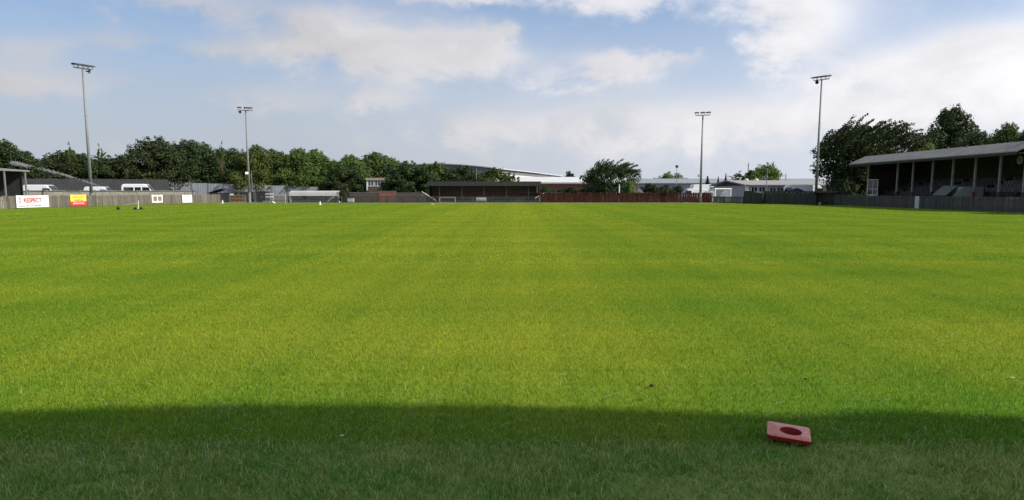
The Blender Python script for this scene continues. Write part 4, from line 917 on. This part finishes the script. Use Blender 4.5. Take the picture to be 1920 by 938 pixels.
def make_tree(seed, kind, leafm, H=10.0, Rr=3.4, base=.12, nclump=60, per=150, lsz=.34, wisps=0):
    """trunk and crown meshes of a tree H metres tall, for scaling by copies"""
    rg = random.Random(seed); lv = Leaves(seed); tb = MB(); cen = []; ph1 = rg.uniform(0, 6.28); ph2 = rg.uniform(0, 6.28)
    for i in range(nclump):
        if kind == 'round':
            z = base+(1-base)*rg.random()**.85; env = math.sin(math.pi*min(1, max(0, (z-base)/(1-base))*.86+.12))**.6
        elif kind == 'poplar':
            z = base+(1-base)*rg.random(); s_ = (z-base)/(1-base); env = (.35+.65*math.sin(math.pi*min(1, s_*.9+.08)))*(1.08-.25*s_)
        elif kind == 'fan':
            z = base+(1-base)*rg.random()**.8; s_ = (z-base)/(1-base); env = .45+.75*s_ if s_ < .7 else .97-(s_-.7)*1.6
        elif kind == 'bush':
            z = base+(1-base)*rg.random(); s_ = (z-base)/(1-base); env = math.sqrt(max(.05, 1-s_**2.2))
        a = rg.uniform(0, 6.283); rad = Rr*env*math.sqrt(rg.uniform(.12, 1))*(1+.16*math.sin(2*a+ph1)+.10*math.sin(3*a+ph2)); z = base+(z-base)*(.86+.14*math.cos(a-ph1))*(.78 if wisps > 40 else 1.0)
        cr = Rr*rg.uniform(.18, .32); c = Vector((math.cos(a)*rad, math.sin(a)*rad, min(z*H, H-cr*.7))); cen.append(c); lv.clump(c, cr, per, lsz)
        for _ in range(int(per*.06)):                              # loose leaves that break the outline
            d = Vector((rg.gauss(0, 1), rg.gauss(0, 1), rg.gauss(.3, 1))).normalized(); lv.leaf(c+d*cr*rg.uniform(1.02, 1.22), d+Vector((0, 0, .4)), lsz*.7, rg.random())
    for c in list(cen):                                             # sprigs standing out of the outline
        d = Vector((c.x, c.y, (c.z-H*.45)*1.3)).normalized()
        for _ in range(2):
            e = (d+Vector((rg.gauss(0, .4), rg.gauss(0, .4), rg.gauss(.25, .35)))).normalized(); lv.clump(c+e*Rr*rg.uniform(.2, .29), Rr*rg.uniform(.05, .1), 18, lsz*.75, 1.2)
    for _ in range(wisps):                                         # long shoots blown to one side
        a = rg.uniform(0, 6.283); rad = Rr*math.sqrt(rg.uniform(.05, .95)); p = Vector((math.cos(a)*rad, math.sin(a)*rad, H*(.76-.22*(rad/Rr)**2))); l = rg.uniform(.14, .32)*H if kind != 'poplar' else rg.uniform(.4, 1.0)
        dirn = Vector((math.cos(a)*.5+.35, math.sin(a)*.4, 1.0)).normalized(); q = p.copy(); k = 16
        for j in range(k):
            d2 = (dirn+Vector((.75, 0, -.55))*(j/k)).normalized(); q2 = q+d2*l/k; tb.tube(q, q2, .026, .022, 4, False); q = q2
            for _2 in range(7): lv.leaf(q+Vector((rg.gauss(0, .08), rg.gauss(0, .08), rg.gauss(0, .08))), Vector((rg.gauss(0, 1), rg.gauss(0, 1), rg.gauss(0, 1))), lsz*.62, rg.random())
    r0 = H*.022; th = H*(.45 if kind != 'bush' else .3); pv = Vector((0, 0, 0)); prev = r0*1.3
    for j in range(1, 6):
        q = Vector((rg.uniform(-.06, .06)*H*.2, rg.uniform(-.06, .06)*H*.2, th*j/5)); tb.tube(pv, q, prev, r0*(1-.12*j), 8, False); pv = q; prev = r0*(1-.12*j)
    for c in rg.sample(cen, min(14, len(cen))):
        s_ = Vector((0, 0, th*rg.uniform(.45, 1))); m_ = (s_+c)/2+Vector((0, 0, .08*H*rg.random())); tb.tube(s_, m_, r0*.42, r0*.28, 6, False); tb.tube(m_, c, r0*.28, r0*.09, 6, False)
    return tb.mesh('trunk', BARK, True), lv.mesh('crown', leafm)
def make_conifer(seed, H=8, Rr=1.7):
    rg = random.Random(seed); lv = Leaves(seed)
    for i in range(3600):
        z = rg.random()**1.4; ph = (z*11) % 1; rad = Rr*(1-z)*(.55+.45*(1-ph))*math.sqrt(rg.uniform(.2, 1)); a = rg.uniform(0, 6.283)
        lv.leaf(Vector((math.cos(a)*rad, math.sin(a)*rad, H*(.06+.94*z)-rad*.25)), Vector((math.cos(a), math.sin(a), .8+rg.gauss(0, .4))), .26, rg.random())
    return MB().tube((0, 0, 0), (0, 0, H*.97), .13, .02, 8).mesh('trunk', BARK, True), lv.mesh('crown', LEAF['conifer'])
K = dict(Rr=4.7, base=.02, nclump=165, per=110, lsz=.32)
PROTO = {'r1': make_tree(1, 'round', LEAF['dark'], **K), 'r2': make_tree(2, 'round', LEAF['dark'], **K), 'r3': make_tree(3, 'round', LEAF['mid'], **K),
         'r4': make_tree(4, 'fan', LEAF['dark'], **K), 'r5': make_tree(5, 'round', LEAF['mid'], **K), 'p': make_tree(6, 'poplar', LEAF['dark'], nclump=150, per=120, base=.18, lsz=.28),
         'm1': make_tree(21, 'round', LEAF['dark'], H=6, Rr=3.2, base=.05, nclump=75, per=120, lsz=.30), 'm2': make_tree(22, 'bush', LEAF['mid'], H=6, Rr=3.2, base=.05, nclump=75, per=110, lsz=.30),
         'w': make_tree(7, 'fan', LEAF['dark'], H=10, Rr=4.6, base=.02, nclump=150, per=150, lsz=.30, wisps=170), 'lone': make_tree(8, 'fan', LEAF['dark'], H=7, Rr=4.2, base=.12, nclump=85, per=130, lsz=.28, wisps=60),
         'lb': make_tree(9, 'bush', LEAF['light'], H=4, Rr=2.8, nclump=40, per=120, base=.05, lsz=.26), 'lt': make_tree(10, 'round', LEAF['light'], H=6, Rr=3.6, nclump=60, per=110, base=.12, lsz=.30), 'b': make_tree(11, 'bush', LEAF['dark'], H=3, Rr=2.4, nclump=46, per=110, base=.04, lsz=.24),
         'sap': make_tree(12, 'poplar', LEAF['mid'], H=10, Rr=1.1, base=.25, nclump=34, per=14, lsz=.22, wisps=14), 'c': make_conifer(14)}
def tree(label, proto, px, vtop, wpx, Y, name='tree', group=None, cat='tree', rz=None, zbase=0.0):
    p = P(px, vtop, Y); H = p.z-zbase; tm, cm = PROTO[proto]; W = wpx*Y/1453/2
    zs = [v.co.z for v in cm.vertices]; k = H/max(zs); rr = sorted(abs(v.co.x) for v in cm.vertices)[int(len(zs)*.985)]; kx = W/rr
    t = thing(name, label, cat, (PX(px, Y), Y, zbase), rz if rz is not None else random.uniform(0, 6.283), group)
    if proto in ('w', 'lone'): t.rotation_euler = (0, 0, random.uniform(-.3, .3) if rz is None else rz)
    t.scale = (kx, kx, k)
    link('trunk', tm, t); link('crown', cm, t)
    return t
LG = 'trees in the bank on the left'
for lab, pr, px, v_, w_, Y in (
    ('dark tree at the far left behind the small stand roof', 'r1', -12, 256, 130, 118), ('dark tree over the right end of the small stand roof', 'r2', 50, 281, 120, 122),
    ('bushy dark tree left of the tall floodlight mast', 'r4', 104, 279, 120, 126), ('dark tree behind the tall floodlight mast', 'r2', 162, 287, 120, 124), ('low dark tree above the white minibus', 'r1', 228, 289, 112, 122),
    ('tallest rounded dark tree of the left bank', 'r1', 303, 254, 112, 124), ('rounded dark tree just right of the tallest one', 'r2', 355, 261, 104, 128), ('dark tree with ragged top left of the far mast', 'r4', 398, 268, 96, 130),
    ('dark tree left beside the far left mast', 'r1', 434, 276, 90, 132), ('dark tree directly behind the far left mast', 'r3', 474, 269, 96, 128), ('mid-green tree right of the far left mast', 'r5', 518, 277, 96, 132),
    ('mid-green tree above the left end of the white shelter', 'r3', 560, 276, 96, 130), ('sunlit green tree above the middle of the white shelter', 'r5', 604, 278, 96, 134), ('green tree above the right end of the white shelter', 'r3', 650, 288, 96, 132),
    ('bright sunlit tree at the right end of the left bank', 'r5', 694, 283, 96, 140), ('small sunlit green tree beside the windowed building', 'r3', 736, 294, 84, 142)):
    tree(lab, pr, px, v_, w_*1.15, Y, group=LG)
tree('spindly sapling sticking up left of the tall mast', 'sap', 136, 266, 24, 121, 'sapling'); tree('spindly sapling sticking up right of the tall mast', 'sap', 193, 268, 20, 121, 'sapling'); tree('thin bare-topped sapling between the two left masts', 'sap', 418, 264, 18, 126, 'sapling'); tree('thin sapling above the minibus', 'sap', 240, 279, 20, 119, 'sapling')
tree('short dark tree above the white shelter end', 'm1', 640, 308, 84, 124); tree('broad dark tree in front of the windowed building', 'm1', 764, 300, 100, 117); tree('dark tree beside the left end of the far stand', 'm2', 812, 302, 96, 121)
tree('dark leafy tree above the far stand roof, left of the thin post', 'm1', 864, 308, 96, 120); tree('sparse tree above the far stand roof, right of the thin post', 'm2', 922, 313, 92, 119); tree('thin scrubby tree near the right end of the far stand roof', 'sap', 964, 323, 26, 118, 'sapling')
tree('lone spreading dark tree behind the red-brown fence', 'lone', 1148, 297, 96, 114, rz=.2); tree('bright green bush under the lone dark tree', 'lb', 1181, 333, 44, 112.5, 'bush', cat='bush')
tree('small tree beyond the white-roofed brick building', 'b', 1070, 320, 34, 175, 'bush', cat='bush')
tree('dark bush before the brick building, left one', 'b', 1072, 350, 46, 120, 'bush', cat='bush'); tree('dark bush before the brick building under the lone tree', 'b', 1106, 346, 44, 119, 'bush', cat='bush'); tree('small dark bush right of the far stand', 'b', 1023, 347, 26, 117, 'bush', cat='bush')
tree('dark upright bush right of the white shelter', 'b', 643, 355, 24, 106.8, 'bush', cat='bush')
tree('wide round tree behind the grey industrial building', 'lt', 1256, 321, 66, 202, rz=1); tree('conifer nearest the slim mast', 'c', 1326, 330, 26, 138, 'conifer', cat='conifer'); tree('middle one of the three conifers', 'c', 1346, 331, 16, 142, 'conifer', cat='conifer'); tree('tallest conifer beside the clubhouse roof', 'c', 1360, 325, 17, 142, 'conifer', cat='conifer')
tree('bright green tree behind the low clubhouse', 'lt', 1430, 303, 74, 136, rz=2.0); tree('thin sparse shrub left of the bright green tree', 'sap', 1383, 320, 34, 136, 'sapling'); tree('dark bush left of the bright green tree', 'b', 1402, 318, 34, 137, 'bush', cat='bush')
for lab, px, v_, w_ in (('largest grey-green shrub before the grey industrial building, by the bright bush', 1222, 343, 44), ('middle shrub before the grey industrial building', 1246, 346, 34), ('shrub under the dark-headed lamp post before the industrial building', 1272, 347, 36)): tree(lab, 'b', px, v_, w_, 150, 'shrub', 'shrubs before the industrial building', 'shrub')
tree('big dark wind-blown tree between dugout and grandstand', 'w', 1618, 214, 168, 97.5, rz=0.0)
tree('tall upright tree rising behind the grandstand roof', 'p', 1787, 195, 104, 112); tree('small green tree between the wind-blown and the upright tree', 'r3', 1712, 252, 110, 106); tree('dark tree right of the upright tree behind the grandstand', 'r2', 1838, 243, 100, 104); tree('dark tree behind the grandstand roof near the right edge', 'r3', 1882, 226, 110, 96); tree('dark tree at the right edge behind the grandstand', 'r1', 1930, 228, 100, 92)
tree('low dark shrub under the big wind-blown tree', 'b', 1583, 330, 60, 94.5, 'bush', cat='bush')
tree('unseen tree added outside the near end of the grandstand to shade the fence', 'r1', 2243, 80, 240, 55.5); tree('taller unseen tree added beyond the grandstand to shade the fence', 'r2', 2440, 20, 300, 49.5); tree('unseen tree added beyond the right edge nearest the goal line as a shade caster', 'r1', 2640, -30, 320, 43.5)  # out-of-view trees added to shade the near right fence
# undergrowth along the bank: reads as one mass
lv = Leaves(77); rg = random.Random(77)
for i in range(480):
    s_ = rg.random(); x = -80+64*s_; y = 118+16*s_+rg.uniform(2, 9); z = rg.uniform(.4, 6.2); lv.clump(Vector((x, y, z)), rg.uniform(.9, 1.8), 60, .42)
o = link('undergrowth', lv.mesh('undergrowth', LEAF['dark'])); tag(o, 'dark undergrowth filling the bank below the left trees', 'undergrowth', kind='stuff')
